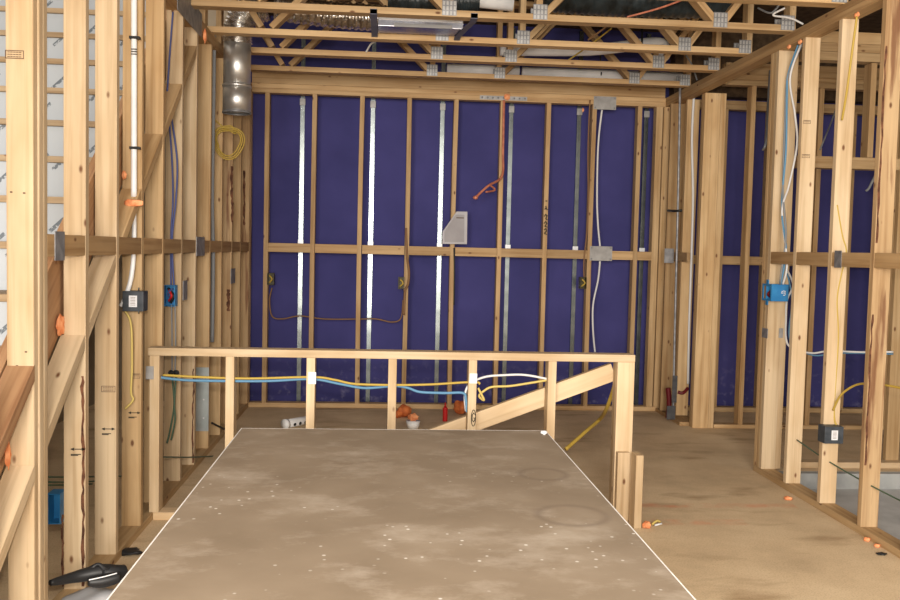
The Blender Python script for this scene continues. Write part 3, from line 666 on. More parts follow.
foam((1.676, 7.600, 2.582), .014, 'small orange foam dab left of the upper cover plate', 9, (.6, .3, 1.2))
foam((2.380, 5.228, 2.617), .02, 'left orange foam dab under the right wall plate', 10, (.4, 1, .6))
foam((2.380, 5.086, 2.614), .02, 'right orange foam dab under the right wall plate', 11, (.4, 1, .6))
foam((2.385, 4.470, 2.611), .022, 'orange foam at the top of the yellow cable, right partition', 12, (.4, 1, .6))
foam((2.454, 7.190, 2.675), .03, 'orange foam at the top of the stud behind the doorway column', 13, (1.6, .3, .4))
# electrical boxes
def elec_box(name, c, sx, sz, sy, m, label, cat, face=None, inner=None):
    """box standing proud of a surface whose front looks towards -y"""
    e = empty(name, (c[0], c[1], c[2]-sz/2)); tag(e, label, cat)
    t = .003; bm = bmesh.new()
    for b in ((-sx/2, sx/2, sy-t, sy, -sz/2, sz/2), (-sx/2, -sx/2+t, 0, sy-t, -sz/2, sz/2), (sx/2-t, sx/2, 0, sy-t, -sz/2, sz/2), (-sx/2+t, sx/2-t, 0, sy-t, -sz/2, -sz/2+t), (-sx/2+t, sx/2-t, 0, sy-t, sz/2-t, sz/2)): bm_box(*b, bm)
    mesh_obj('shell', bm, m, e, Matrix.Translation(c))
    return e
c = (-1.127, 4.175, 1.101)
e = empty('junction_box', (c[0], 4.19, c[2]-.045)); tag(e, 'charcoal electrical box with a white sticker on the left wall stud', 'electrical box', 'electrical boxes')
box('shell', c[0]-.047, c[0]+.047, 4.178-.03, 4.2285, c[2]-.046, c[2]+.046, DARKBOX, e, r=.003)
box('sticker', c[0]-.017, c[0]+.019, 4.1465, 4.1478, c[2]-.026, c[2]+.026, LABEL, e)
ribbon('sticker_print', [[(-.01, .018-.007*k), (.01, .018-.007*k)] for k in range(6)], (c[0]+.001, 4.1462, c[2]), (1, 0, 0), (0, 0, 1), INKB, e, .002)
for s in (-1, 1): tube('nail', [(c[0]+.012, 4.20, c[2]+s*.047), (c[0]+.012, 4.20, c[2]+s*.060)], .003, GALV, e)
c = (-1.154, 4.990, 1.082)
e = elec_box('outlet_box', (c[0], 4.955, c[2]), .064, .115, .06, BLUEBOX, 'open blue electrical box in the left wall below the eye level blocks', 'electrical box'); e['group'] = 'electrical boxes'
tube('red_wire', [(c[0]-.01, 4.99, c[2]-.03), (c[0]+.012, 4.96, c[2]), (c[0]-.006, 4.98, c[2]+.03)], .006, REDP, e)
tube('blue_wire', [(c[0]+.01, 4.99, c[2]-.02), (c[0]-.01, 4.965, c[2]+.01), (c[0]+.015, 4.98, c[2]+.04)], .005, BLUD, e)
tube('dark_wire', [(c[0]-.015, 5.0, c[2]+.04), (c[0]+.016, 4.985, c[2]), (c[0]+.0, 4.99, c[2]-.04)], .008, BLACK, e)
c = (-1.260, 3.538, 0.324)
e = elec_box('outlet_box', (c[0], c[1], c[2]), .05, .12, .07, BLUEBOX, 'blue electrical box low between the triple stud and the next', 'electrical box'); e['group'] = 'electrical boxes'
c = (2.392, 5.269, 1.152)
e = empty('outlet_box', (2.40, 5.36, c[2]-.05)); tag(e, 'blue electrical box with white lettering on the doorway end of the right partition', 'electrical box', 'electrical boxes')
t = .003; y0, y1 = 5.300, 5.389; z0, z1 = c[2]-.052, c[2]+.052; x0, x1 = 2.375, 2.478
bm = bmesh.new()
bm_box(x1-t, x1, y0, y1, z0, z1, bm); bm_box(x0, x1-t, y0, y0+t, z0, z1, bm); bm_box(x0, x1-t, y1-t, y1, z0, z1, bm); bm_box(x0, x1-t, y0+t, y1-t, z0, z0+t, bm); bm_box(x0, x1-t, y0+t, y1-t, z1-t, z1, bm)
mesh_obj('shell', bm, BLUEBOX, e)
bm = bmesh.new()
bm_box(x0-.006, x0-.001, 5.296, 5.312, z0, z1, bm); bm_box(x0-.006, x0-.001, 5.415, 5.431, z0, z1, bm); bm_box(x0-.006, x0-.001, 5.312, 5.415, z0, z0+.012, bm); bm_box(x0-.006, x0-.001, 5.312, 5.415, z1-.012, z1, bm)
mesh_obj('front_frame', bm, BLUEBOX, e)
for sg in (-1, 1):
    mesh_obj('ear', bm_box(x0-.006, x0-.001, 5.345, 5.375, min(sg*.052, sg*.078)+c[2], max(sg*.052, sg*.078)+c[2]), BLUEBOX, e)
tube('shaded_wires', [(2.44, 5.33, c[2]-.035), (2.395, 5.345, c[2]-.01), (2.42, 5.35, c[2]+.035)], .018, BLACK, e)  # wire mass coloured black to carry the shade inside the open box
tube('red_wire', [(2.40, 5.37, c[2]-.03), (2.378, 5.36, c[2]-.01), (2.40, 5.34, c[2]+.02)], .009, DRED, e)
ribbon('lettering', [[(.0, .012), (-.010, .006), (-.010, -.003), (0, .0)], [(.004, .012), (.014, .010), (.012, .002), (.004, .0), (.014, -.004), (.012, -.014), (.002, -.014)]], (2.445, y0-.0008, c[2]), (1, 0, 0), (0, 0, 1), LABEL, e, .004)
c = (2.422, 4.600, 0.427)
e = empty('junction_box', (c[0], 4.6, c[2]-.045)); tag(e, 'charcoal electrical box with a white sticker on the right partition stud', 'electrical box', 'electrical boxes')
box('shell', c[0]-.052, c[0]+.052, 4.565, 4.6425, c[2]-.046, c[2]+.046, DARKBOX, e, r=.003)
box('sticker', c[0]-.015, c[0]+.020, 4.5635, 4.5648, c[2]-.026, c[2]+.026, LABEL, e)
ribbon('sticker_print', [[(-.01, .018-.007*k), (.01, .018-.007*k)] for k in range(6)], (c[0]+.0025, 4.5632, c[2]), (1, 0, 0), (0, 0, 1), INKB, e, .002)
for (c, l, xo) in (((-0.937, 7.600, 1.086), 'small dark outlet box on the left rear wall stud', .0), ((0.162, 7.600, 1.075), 'small dark outlet box left of the twisted brown cable', 0), ((1.728, 7.600, 1.108), 'small dark outlet box left of the white hanging cable', 0)):
    e = elec_box('outlet_box', (c[0], 7.598, c[2]), .055, .10, .07, BROWNBOX, l, 'electrical box'); e['group'] = 'electrical boxes'
    tube('wire_loop', [(c[0]-.012, 7.62, c[2]-.03), (c[0]+.012, 7.602, c[2]), (c[0]-.01, 7.61, c[2]+.03)], .007, YEL, e)
# cables on the left wall
def cable(pts, r, m, label, cat='cable', group=None, name='cable'):
    o = tube(name, pts, r, m, seg=8); tag(o, label, cat, group); return o
cable([(-1.148, 4.980, 2.606), (-1.162, 4.980, 2.404), (-1.177, 4.980, 2.159)], .005, BLUD, 'dark blue cable end hanging near the top of the left wall')
cable([(-1.175, 5.020, 2.047), (-1.153, 5.000, 1.819), (-1.142, 4.980, 1.602), (-1.149, 4.970, 1.407), (-1.146, 4.965, 1.135)], .005, BLUD, 'left dark blue cable dropping to the blue box')
cable([(-1.164, 5.020, 2.064), (-1.126, 5.000, 1.820), (-1.126, 4.980, 1.602), (-1.143, 4.970, 1.385), (-1.130, 4.965, 1.136)], .005, BLUD, 'right dark blue cable dropping to the blue box')
for k, dx in enumerate((0, 1)):
    cable([((-1.143, 4.965, 1.032), (-1.124, 4.965, 1.032))[k], ((-1.140, 4.970, 0.840), (-1.121, 4.970, 0.840))[k], ((-1.140, 4.975, 0.663), (-1.124, 4.975, 0.663))[k]], .004, GRYC, '%s grey cable below the blue box in the left wall' % ('left', 'right')[k])
    c = ((-1.144, 4.970, 0.661), (-1.118, 4.970, 0.661))[k]
    blob('cable_staple', c, .016, BLACK, '%s black cable clamp below the blue box' % ('left', 'right')[k], 'clamp', 'black cable clamps', (1, .6, .8), seed=k)
    cable([((-1.140, 4.975, 0.641), (-1.119, 4.975, 0.641))[k], ((-1.128, 4.975, 0.481), (-1.125, 4.970, 0.482))[k], ((-1.149, 4.975, 0.342), (-1.121, 4.970, 0.399))[k], ((-1.165, 4.975, 0.269), (-1.142, 4.970, 0.287))[k]], .005, GRNC, '%s green cable hanging low in the left wall' % ('left', 'right')[k])
cable([(-1.130, 6.049, 2.728), (-1.130, 6.039, 2.182), (-1.130, 6.028, 1.658), (-1.130, 6.081, 1.262), (-1.130, 6.070, 0.713)], .014, GRYC, 'thick grey vertical cable in the left wall near the duct')
cable([(-1.167, 4.170, 1.055), (-1.142, 4.175, 0.991), (-1.137, 4.175, 0.807), (-1.141, 4.175, 0.682), (-1.132, 4.175, 0.645), (-1.166, 4.170, 0.604)], .005, YEL2, 'yellow cable hanging from the charcoal box on the left wall')
bm = bmesh.new()
cc = Vector((-1.075, 6.270, 2.067)); pts = []
for k in range(0, 66):
    t = k/66*2*math.pi*3.4+1.4; rr = .118-.040*(k/66)+.008*math.sin(3*t); pts.append(cc+Vector((rr*math.cos(t)*.95+.01, .01*math.sin(1.3*t)-.004*k/10, rr*math.sin(t))))
o = tube('cable_coil', [(-1.173, 6.270, 2.226), (-1.112, 6.270, 2.174), (-1.018, 6.270, 2.123)]+pts, .0045, YEL, n=3); tag(o, 'coil of yellow cable hung on the left wall below the duct', 'cable')
for k, yy in enumerate((0, 1, 2)):
    p = (((-1.400, 3.879, 0.362), (-1.400, 4.216, 0.275), (-1.400, 5.109, 0.050)), ((-1.400, 3.879, 0.340), (-1.400, 4.216, 0.251), (-1.400, 4.570, 0.163)), ((-1.400, 3.879, 0.327), (-1.400, 4.136, 0.259), (-1.400, 4.446, 0.181)))[k]
    cable(list(p), .004, GRNC, '%s green wire running low behind the left wall studs' % ('top', 'middle', 'lowest')[k], group='green wires behind the left wall')
cable([(-1.090, 4.470, 0.311), (-1.080, 5.304, 0.114), (-1.060, 6.495, -0.151)], .004, GRNC, 'thin green wire from the half wall foot along the left wall')
cable([(-1.090, 5.879, 0.203), (-1.070, 6.134, 0.119), (-1.050, 6.339, 0.049)], .007, BLACK, 'short black cable at the foot of the left wall by the shiny shield')
# steel plates
def plate_x(name, y0, y1, z0, z1, x, m, label, group='steel nail plates', t=.003, d=1):
    o = box(name, min(x, x+d*t), max(x, x+d*t), y0, y1, z0, z1, m, r=.0); tag(o, label, 'plate', group); return o
c = (-1.108, 3.176, 1.353); plate_x('nail_plate', c[1]-.045, c[1]+.045, 1.30, 1.40, -1.1105, GALV_D, 'dark steel strap on the first eye level block of the left wall')
c = (-1.108, 5.556, 1.361); plate_x('nail_plate', c[1]-.12, c[1]+.12, 1.295, 1.41, -1.1095, GALV_D, 'dark steel plate on the left wall block beside the grey cable')
c = (-1.107, 5.265, 2.597); plate_x('tie_plate', c[1]-.36, c[1]+.28, 2.60, 2.74, -1.1095, GALV_D, 'dark steel tie plate on the left wall top plates')
c = (-1.107, 5.131, 1.101); plate_x('nail_plate', c[1]-.045, c[1]+.06, 1.05, 1.16, -1.1095, GALV_D, 'small steel plate on a left wall stud right of the blue box')
c = (-1.107, 6.750, 1.097); plate_x('nail_plate', c[1]-.09, c[1]+.09, 1.08, 1.19, -1.1095, GALV_D, 'small steel plate on a left wall stud near the rear corner')
c = (-1.125, 4.449, 0.731); o = box('nail_plate', c[0]-.02, c[0]+.018, 4.446, 4.4495, c[2]-.030, c[2]+.034, GALV_P); tag(o, 'grey steel plate on the half wall post at the left wall', 'plate', 'steel nail plates')
c = (-0.339, 4.449, 0.717); o = box('nail_plate', c[0]-.018, c[0]+.02, 4.446, 4.4495, c[2]-.030, c[2]+.03, LABEL); tag(o, 'pale steel plate on the third half wall post', 'plate', 'steel nail plates')
c = (0.464, 4.449, 0.722); o = box('nail_plate', c[0]-.018, c[0]+.02, 4.446, 4.4495, c[2]-.022, c[2]+.028, LABEL); tag(o, 'pale steel plate on the half wall post with the circled letter', 'plate', 'steel nail plates')
e = empty('pipe_shield', (-1.164, 6.000, 0.132)); tag(e, 'tall shiny steel shield plate low in the left wall', 'plate')
box('sheet', -1.198, -1.108, ynear[8]-.0055, ynear[8]-.0015, (-1.131, 5.830, 0.154)[2], (-1.134, 5.830, 0.570)[2], GALV_S, e); 
for q in (.24, .36, .50): tube('nail', [(-1.14, ynear[8]-.0055, q), (-1.14, ynear[8]-.009, q)], .006, LABEL, e)
c = (2.460, 6.850, 1.340)
o = box('nail_plate', (2.355, 7.190, 1.342)[0]-.02, (2.355, 7.190, 1.342)[0]+.06, 7.30, 7.303, 1.30, 1.42, GALV_D); tag(o, 'dark steel plate on the block left of the doorway column', 'plate', 'steel nail plates')
c = (2.390, 6.719, 0.932)
c = (2.392, 6.617, 0.174)
c = (2.392, 4.319, 1.360)
cc = (2.394, 4.554, 1.352); plate_x('nail_plate', cc[1]-.03, cc[1]+.04, 1.322, 1.412, 2.3915, GALV_D, 'dark steel strap on the right partition block')
c = (2.394, 5.419, 0.894); plate_x('nail_plate', c[1]-.04, c[1]+.04, c[2]-.03, c[2]+.03, 2.3915, GALV_D, 'small dark bracket on the narrow side of the doorway end stud')
c = (2.478, 5.390, 0.898); o = box('nail_plate', c[0]-.008, c[0]+.018, 5.3865, 5.3915, c[2]-.03, c[2]+.03, GALV_P); tag(o, 'small steel bracket below the blue box on the right partition', 'plate', 'steel nail plates')
# rear wall plates and boxes
def cover(x0, x1, z0, z1, label, y=YB-.004):
    e = empty('cover_plate', ((x0+x1)/2, y, z0)); tag(e, label, 'plate', 'rear wall cover plates')
    box('plate', x0, x1, y, y+.0035, z0, z1, GALV_P, e)
    for a in (x0+.015, x1-.015):
        for b in (z0+.015, z1-.015): tube('screw', [(a, y-.003, b), (a, y+.001, b)], .006, GALV_D, e)
a, b = (1.768, 7.606, 2.704), (1.963, 7.606, 2.593); cover(a[0], b[0], b[2], a[2], 'upper grey cover plate on the rear wall, at the top plate')
a, b = (1.776, 7.606, 1.427), (1.972, 7.606, 1.303); cover(a[0], b[0], b[2], a[2], 'lower grey cover plate on the rear wall, at eye level')
a, b = (0.791, 7.606, 2.677), (1.194, 7.606, 2.629)
e = empty('mending_strap', (a[0], 7.606, b[2])); tag(e, 'long perforated steel strap on the rear top plate', 'strap')
box('strap', a[0], b[0], 7.606, 7.6095, (a[2]+b[2])/2-.012, (a[2]+b[2])/2+.022, GALV_P, e)
for k in range(9): tube('nail_hole', [(a[0]+.02+k*(b[0]-a[0]-.04)/8, 7.6045, (a[2]+b[2])/2+.005), (a[0]+.02+k*(b[0]-a[0]-.04)/8, 7.6062, (a[2]+b[2])/2+.005)], .008, GALV_D, e)
# five sided wall box
P5 = [(0.613, 7.550, 1.690), (0.704, 7.550, 1.691), (0.707, 7.550, 1.417), (0.499, 7.550, 1.415), (0.499, 7.550, 1.517)]
e = empty('register_box', (P5[3][0]+.1, 7.55, P5[2][2])); tag(e, 'grey five sided plastic box on the rear wall above the blocks', 'wall box')
def poly_prism(pts, y0, y1):
    bm = bmesh.new(); A = [bm.verts.new((p[0], y0, p[2])) for p in pts]; B = [bm.verts.new((p[0], y1, p[2])) for p in pts]
    bm.faces.new(A); bm.faces.new(B[::-1]); n = len(pts)
    for i in range(n): bm.faces.new((A[i], A[(i+1) % n], B[(i+1) % n], B[i]))
    return bm
cx = sum(p[0] for p in P5)/5; cz = sum(p[2] for p in P5)/5
inner = [((p[0]-cx)*.80+cx-.005, 0, (p[2]-cz)*.84+cz-.004) for p in P5]
mesh_obj('body', poly_prism(P5, 7.553, 7.609), PANEL_F, e); mesh_obj('face_panel', poly_prism(inner, 7.545, 7.5528), PANEL, e)
box('slot', inner[0][0]+.005, inner[1][0]-.004, 7.5435, 7.5448, inner[0][2]-.03, inner[0][2]-.022, INKB, e)
# red tubing
e = empty('tubing_stub', (1.005, 7.600, 1.986)); tag(e, 'bent red copper coloured tubing sticking out of the rear wall', 'tube')
tube('tube', [(0.996, 7.603, 2.642), (0.999, 7.600, 2.222), (0.993, 7.580, 2.001), (0.861, 7.450, 1.904), (0.758, 7.400, 1.807)], .0105, COPC, e)
tube('branch', [(0.880, 7.470, 1.914), (0.927, 7.500, 1.876), (0.842, 7.420, 1.852)], .008, COPC, e)
blob('tip', (0.754, 7.400, 1.803), .019, COPC, sc=(1.1, 1, .8), parent=e, seed=3)
# rear wall cables
cable([(1.837, 7.590, 2.586), (1.821, 7.600, 2.375), (1.816, 7.602, 2.163), (1.823, 7.602, 1.823), (1.838, 7.600, 1.609), (1.860, 7.595, 1.429)], .008, WHC, 'white cable between the two cover plates on the rear wall')
cable([(1.865, 7.595, 1.300), (1.854, 7.600, 1.136), (1.818, 7.602, 0.919), (1.825, 7.602, 0.703), (1.848, 7.600, 0.512)], .008, WHC, 'white cable hanging below the lower cover plate')
cable([(1.733, 7.600, 2.668), (1.731, 7.605, 2.246), (1.749, 7.605, 1.692), (1.727, 7.605, 1.306), (1.732, 7.605, 1.159)], .006, BRNC, 'brown cable dropping to the outlet box by the white cable')
cable([(0.190, 7.603, 1.542), (0.204, 7.600, 1.314), (0.223, 7.590, 1.170), (0.217, 7.585, 1.069), (0.193, 7.600, 1.000), (0.189, 7.603, 0.803)], .010, BRNC, 'brown twisted cable on the rear wall stud')
cable([(-0.929, 7.650, 1.009), (-0.951, 7.670, 0.905), (-0.929, 7.670, 0.770), (-0.845, 7.670, 0.746), (-0.693, 7.670, 0.774), (-0.482, 7.670, 0.752), (-0.185, 7.670, 0.757), (-0.048, 7.670, 0.760), (0.089, 7.670, 0.736), (0.165, 7.670, 0.772), (0.179, 7.650, 0.928)], .006, BRNC, 'thin brown cable draped between two rear wall outlet boxes')
cable([(0.602, 7.600, 1.382), (0.610, 7.600, 1.195), (0.613, 7.600, 0.897)], .006, BLACK, 'dark cable below the grey five sided box')
# half wall cables
cable([(-1.103, 4.494, 0.706), (-0.967, 4.494, 0.692), (-0.747, 4.494, 0.690), (-0.550, 4.494, 0.693), (-0.342, 4.494, 0.705), (-0.202, 4.494, 0.682), (-0.077, 4.494, 0.663), (0.069, 4.494, 0.675), (0.139, 4.494, 0.666), (0.201, 4.494, 0.646), (0.327, 4.494, 0.642), (0.419, 4.494, 0.643), (0.435, 4.494, 0.608), (0.442, 4.494, 0.546)], .007, BLUC, 'light blue cables threaded through the half wall posts')
cable([(-1.070, 4.480, 0.718), (-0.891, 4.480, 0.710), (-0.647, 4.480, 0.706), (-0.341, 4.480, 0.717), (-0.227, 4.480, 0.704), (-0.127, 4.480, 0.685), (0.068, 4.480, 0.682), (0.250, 4.480, 0.687), (0.467, 4.480, 0.702), (0.503, 4.480, 0.692)], .006, YEL, 'yellow cable threaded through the half wall posts')
cable([(0.496, 4.500, 0.669), (0.528, 4.500, 0.608), (0.504, 4.520, 0.625), (0.529, 4.520, 0.651), (0.570, 4.520, 0.672), (0.663, 4.520, 0.678), (0.766, 4.520, 0.695), (0.855, 4.500, 0.714)], .006, YEL2, 'pale yellow cable arching right of the circled letter post')
cable([(0.437, 4.500, 0.550), (0.430, 4.500, 0.632), (0.454, 4.500, 0.689), (0.532, 4.520, 0.723), (0.635, 4.520, 0.734), (0.739, 4.520, 0.736), (0.855, 4.500, 0.719)], .006, WHC, 'white cable arching over the slanted brace')
cable([(1.231, 4.600, 0.688), (1.230, 4.650, 0.622), (1.239, 4.800, 0.509), (1.308, 5.200, 0.382), (1.173, 5.000, 0.344), (1.034, 4.850, 0.279)], .011, YEL, 'yellow hose sagging from the half wall end to the floor')
# right partition cables
for k, (m, d) in enumerate(((BLUC, 0), (WHC, 1), (GRYC, 2))):
    cable([((2.430, 5.218, 2.628), (2.430, 5.179, 2.625), (2.440, 5.175, 2.631))[k], ((2.420, 5.312, 2.470), (2.420, 5.283, 2.447), (2.430, 5.261, 2.537))[k], ((2.420, 5.314, 2.351), (2.420, 5.194, 2.213), (2.420, 5.322, 2.430))[k], ((2.420, 5.294, 2.018), (2.420, 5.151, 2.032), (2.420, 5.326, 2.203))[k], ((2.420, 5.314, 1.809), (2.420, 5.232, 1.803), (2.420, 5.311, 1.778))[k], ((2.420, 5.309, 1.627), (2.420, 5.311, 1.645), (2.420, 5.243, 1.504))[k], ((2.420, 5.234, 1.414), (2.420, 5.213, 1.342), (2.400, 5.243, 1.263))[k], ((2.420, 5.281, 1.207), (2.430, 5.275, 1.207), (2.420, 5.295, 1.206))[k]],
          .006, m, ('light blue', 'white', 'grey')[k]+' cable running down the doorway end of the right partition to the blue box', group='right partition cables')
cable([(2.490, 5.359, 1.292), (2.490, 5.269, 1.203), (2.490, 5.340, 1.107), (2.490, 5.344, 1.008), (2.490, 5.299, 0.833), (2.632, 5.300, 0.786), (2.759, 5.300, 0.800), (2.952, 5.300, 0.796), (3.164, 5.300, 0.800)], .006, WHC, 'white cables crossing the right partition bays at waist height')
cable([(2.500, 5.395, 1.304), (2.500, 5.294, 1.110), (2.500, 5.297, 0.864), (2.656, 5.320, 0.771), (2.834, 5.320, 0.786), (3.177, 5.320, 0.785)], .005, BLUC, 'light blue cable crossing the right partition bays at waist height')
cable([(2.382, 4.464, 2.604), (2.385, 4.496, 2.466), (2.388, 4.540, 2.245), (2.400, 4.600, 2.100)], .006, YEL, 'yellow cable down the front of the stud at upper right')
cable([(2.413, 4.635, 1.655), (2.449, 4.635, 1.496), (2.476, 4.635, 1.406), (2.454, 4.635, 1.282), (2.438, 4.635, 1.147), (2.455, 4.635, 0.932), (2.452, 4.635, 0.540), (2.470, 4.620, 0.461)], .005, YEL, 'yellow cable running down the stud to the right charcoal box')
cable([(2.438, 4.620, 0.553), (2.441, 4.550, 0.647), (2.465, 4.450, 0.716), (2.494, 4.350, 0.737), (2.501, 4.200, 0.750), (2.543, 4.100, 0.746)], .006, YEL, 'yellow cable arching right from the stud with the charcoal box')
cable([(2.440, 5.022, 0.303), (2.440, 4.652, 0.267), (2.440, 4.246, 0.248), (2.440, 3.927, 0.244)], .004, GRNC, 'thin green wire running low through the right partition studs')
cable([(2.983, 6.870, 2.826), (2.861, 6.600, 2.531), (2.599, 6.000, 2.168), (2.580, 6.000, 2.099)], .008, GRYC, 'grey cable end hanging in the doorway of the right hand room')
cable([(3.631, 6.900, 2.817), (3.314, 6.500, 2.398), (3.173, 6.300, 2.258), (3.133, 6.300, 2.149)], .006, GRYC, 'grey cable end slanting beyond the right partition, upper')
cable([(3.273, 5.700, 2.024), (3.271, 5.740, 1.975), (3.261, 5.800, 1.900), (3.236, 5.800, 1.846), (3.216, 5.800, 1.826)], .008, GRYC, 'grey cable end beyond the right partition, lower')
# short right wall fittings
cable([(2.488, 7.170, 2.665), (2.486, 7.170, 2.303), (2.514, 7.170, 1.819), (2.520, 7.170, 1.248), (2.523, 7.170, 0.754), (2.532, 7.170, 0.307)], .010, WHC, 'white cable down the stud behind the doorway column')
cable([(2.341, 7.080, 2.700), (2.359, 7.080, 1.810), (2.372, 7.080, 0.841), (2.385, 7.080, 0.064)], .010, GALV_D, 'grey metal conduit in the short wall left of the doorway column', 'pipe', name='conduit_pipe')
cable([(2.351, 7.300, 1.734), (2.336, 7.100, 1.722), (2.385, 7.050, 1.725)], .010, BLACK, 'short black bracket across the grey conduit', 'bracket', name='conduit_bracket')
cable([(2.457, 7.190, 0.236), (2.494, 7.175, 0.231), (2.540, 7.190, 0.270)], .014, DRED, 'dark red tube loop behind the doorway column', 'tube', name='tube_loop')
cable([(2.374, 7.200, 0.267), (2.386, 7.200, 0.184), (2.389, 7.200, 0.108), (2.381, 7.190, 0.018)], .022, DRED, 'dark red hose low in the short right wall', 'tube', name='hose')
c = (2.375, 7.050, 0.282); o = box('nail_plate', c[0]-.018, c[0]+.022, 7.04, 7.044, c[2]-.11, c[2]+.11, GALV_K); tag(o, 'dark steel shield beside the red tubing', 'plate', 'steel nail plates')
c = (2.343, 7.160, 0.098); o = box('nail_plate', c[0]-.03, c[0]+.04, 7.02, 7.024, c[2]-.06, c[2]+.05, GALV_K); tag(o, 'dark steel shield at the foot of the short right wall', 'plate', 'steel nail plates')

# ---------------------------------------------------------------- writing and stamps on lumber
def stamp(par, c, w_, h_, rows=3, m=INKB):
    s = [[(-w_/2, -h_/2), (w_/2, -h_/2), (w_/2, h_/2), (-w_/2, h_/2), (-w_/2, -h_/2)]]
    for k in range(rows):
        zz = h_*(.3-.3*k); s += [[(-w_*.38+q*w_*.16, zz), (-w_*.38+q*w_*.16+w_*.10, zz)] for q in range(5)]
    ribbon('grade_stamp', s, c, (1, 0, 0), (0, 0, 1), m, par, .0025)
stamp(lstud[1], ((-1.170, 2.956, 1.951)[0], 2.9558, (-1.170, 2.956, 1.951)[2]), .055, .024)
yy = ynear[3]-.0006; c = (-1.142, 3.826, 0.749); stamp(lstud[3], (c[0], yy, c[2]), .055, .024)
yy = ynear[4]-.0006; c = (-1.133, 4.228, 0.748); stamp(lstud[4], (c[0], yy, c[2]), .035, .02, 2)
def arrows(par, c, w_):
    s = [[(-w_/2, 0), (w_/2, 0)], [(-w_/2+.01, .004), (-w_/2, 0), (-w_/2+.01, -.004)], [(w_/2-.01, .004), (w_/2, 0), (w_/2-.01, -.004)], [(-w_/2, -.02), (w_*.2, -.02)], [(-w_/2, -.024), (w_*.0, -.024)]]
    ribbon('ink_mark', s, c, (1, 0, 0), (0, 0, 1), INK, par, .0035)
c = (-1.142, 3.826, 0.579); arrows(lstud[3], (c[0], ynear[3]-.0006, c[2]), .05)
c = (-1.141, 4.228, 0.575); arrows(lstud[4], (c[0], ynear[4]-.0006, c[2]), .05)
c = (-1.138, 3.427, 0.581); arrows(lstud[2], (c[0], ynear[2]-.0006, c[2]), .05)
BARK = noisy('bark', (.055, .02, .01), (.17, .07, .035), 30, bump=.5)
def bark(par, pts, yf, ww):
    bm = bmesh.new(); prev = None; n = len(pts)
    rnd = random.Random(5)
    P = smooth_path(pts, 8); o = P[0].copy()
    for p in P:
        k = ww*(.45+.55*rnd.random()); j = rnd.uniform(-.003, .003)
        cur = [bm.verts.new(Vector((p.x+j+q*k, yf, p.z))-o) for q in (-.5, .5)]
        if prev: bm.faces.new((prev[0], prev[1], cur[1], cur[0]))
        prev = cur
    mesh_obj('bark_edge', bm, BARK, par, Matrix.Translation(o))
bark(lstud[2], [(-1.195, 0, .05), (-1.194, 0, .2), (-1.196, 0, .33)], ynear[2]-.0006, .010)
bark(lstud[2], [(-1.121, 0, .05), (-1.118, 0, .3), (-1.120, 0, .5), (-1.119, 0, .72), (-1.122, 0, .86)], ynear[2]-.0006, .014)
bark(lstud[7], [(-1.193, 0, .05), (-1.192, 0, .3), (-1.195, 0, .5), (-1.192, 0, .7)], ynear[7]-.0006, .012)
bark(lstud[7], [(-1.118, 0, .05), (-1.119, 0, .3), (-1.117, 0, .5), (-1.119, 0, .62)], ynear[7]-.0006, .012)
bark(lstud[10], [(-1.115, 6.600, 1.940), (-1.114, 6.600, 1.796), (-1.109, 6.600, 1.653), (-1.108, 6.600, 1.530)], ynear[10]-.0006, .022)
bark(lstud[10], [(-1.132, 6.600, 1.037), (-1.128, 6.600, 0.964), (-1.130, 6.600, 0.877)], ynear[10]-.0006, .030)
bark(lstud[12], [(-1.158, 7.500, 1.980), (-1.151, 7.500, 1.735), (-1.153, 7.500, 1.530)], ynear[12]-.0006, .022)
bark(pst['D'], [(2.402, 0, .35), (2.403, 0, .7), (2.401, 0, 1.1)], 4.2145, .014)
bark(pst['D'], [(2.402, 0, 1.45), (2.404, 0, 1.9), (2.401, 0, 2.4)], 4.2145, .014)
for c, w_ in (((2.424, 5.045, 2.152), .04), ((2.427, 5.045, 1.957), .045)): stamp(pst['B'], (c[0], 5.0454, c[2]), w_, .018, 2)
for c in ((-1.182, 2.956, 1.519), (-1.142, 2.956, 1.517), (-1.166, 2.956, 0.963), (-1.138, 2.956, 1.009)): ribbon('nail_hole', [[(-.002, 0), (.002, 0)]], (c[0], 2.9562, c[2]), (1, 0, 0), (0, 0, 1), INKB, lstud[1], .005)
# circled letter on the half wall post
c = (0.471, 4.449, 0.524); ell = [(.011*math.cos(a*math.pi/12), .041*math.sin(a*math.pi/12)) for a in range(25)]
ribbon('circled_letter', [ell, [(.006, .018), (.0, .026), (-.006, .014), (-.006, -.010), (0, -.020), (.006, -.012), (.006, 0), (.001, 0)]], (c[0], HW-.0008, c[2]), (1, 0, 0), (0, 0, 1), INK, hpost[4], .004)
# handwriting on the rear stud
o = rstud[7]; c = (1.390, 7.605, 1.802)
hw = [[(-.004, 0), (.006, .0)], [(-.01, -.07), (.0, -.06), (.01, -.075)], [(0, -.06), (-.002, -.045)],
      [(-.012, -.13), (-.002, -.115), (.010, -.125), (.0, -.15), (.012, -.16)], [(-.012, -.19), (.0, -.175), (.011, -.19), (-.006, -.215), (.012, -.222)], [(-.01, -.245), (.004, -.235), (.010, -.255), (-.008, -.275), (.011, -.285)]]
ribbon('handwriting', hw, (o.matrix_basis.translation.x-.002, YB-.010, c[2]), (1, 0, 0), (0, 0, 1), INK, o, .009)
# nail heads on end post / brace
for k, (p, par) in enumerate((((1.222, 4.560, 0.784), 'brace_plank'),)): pass

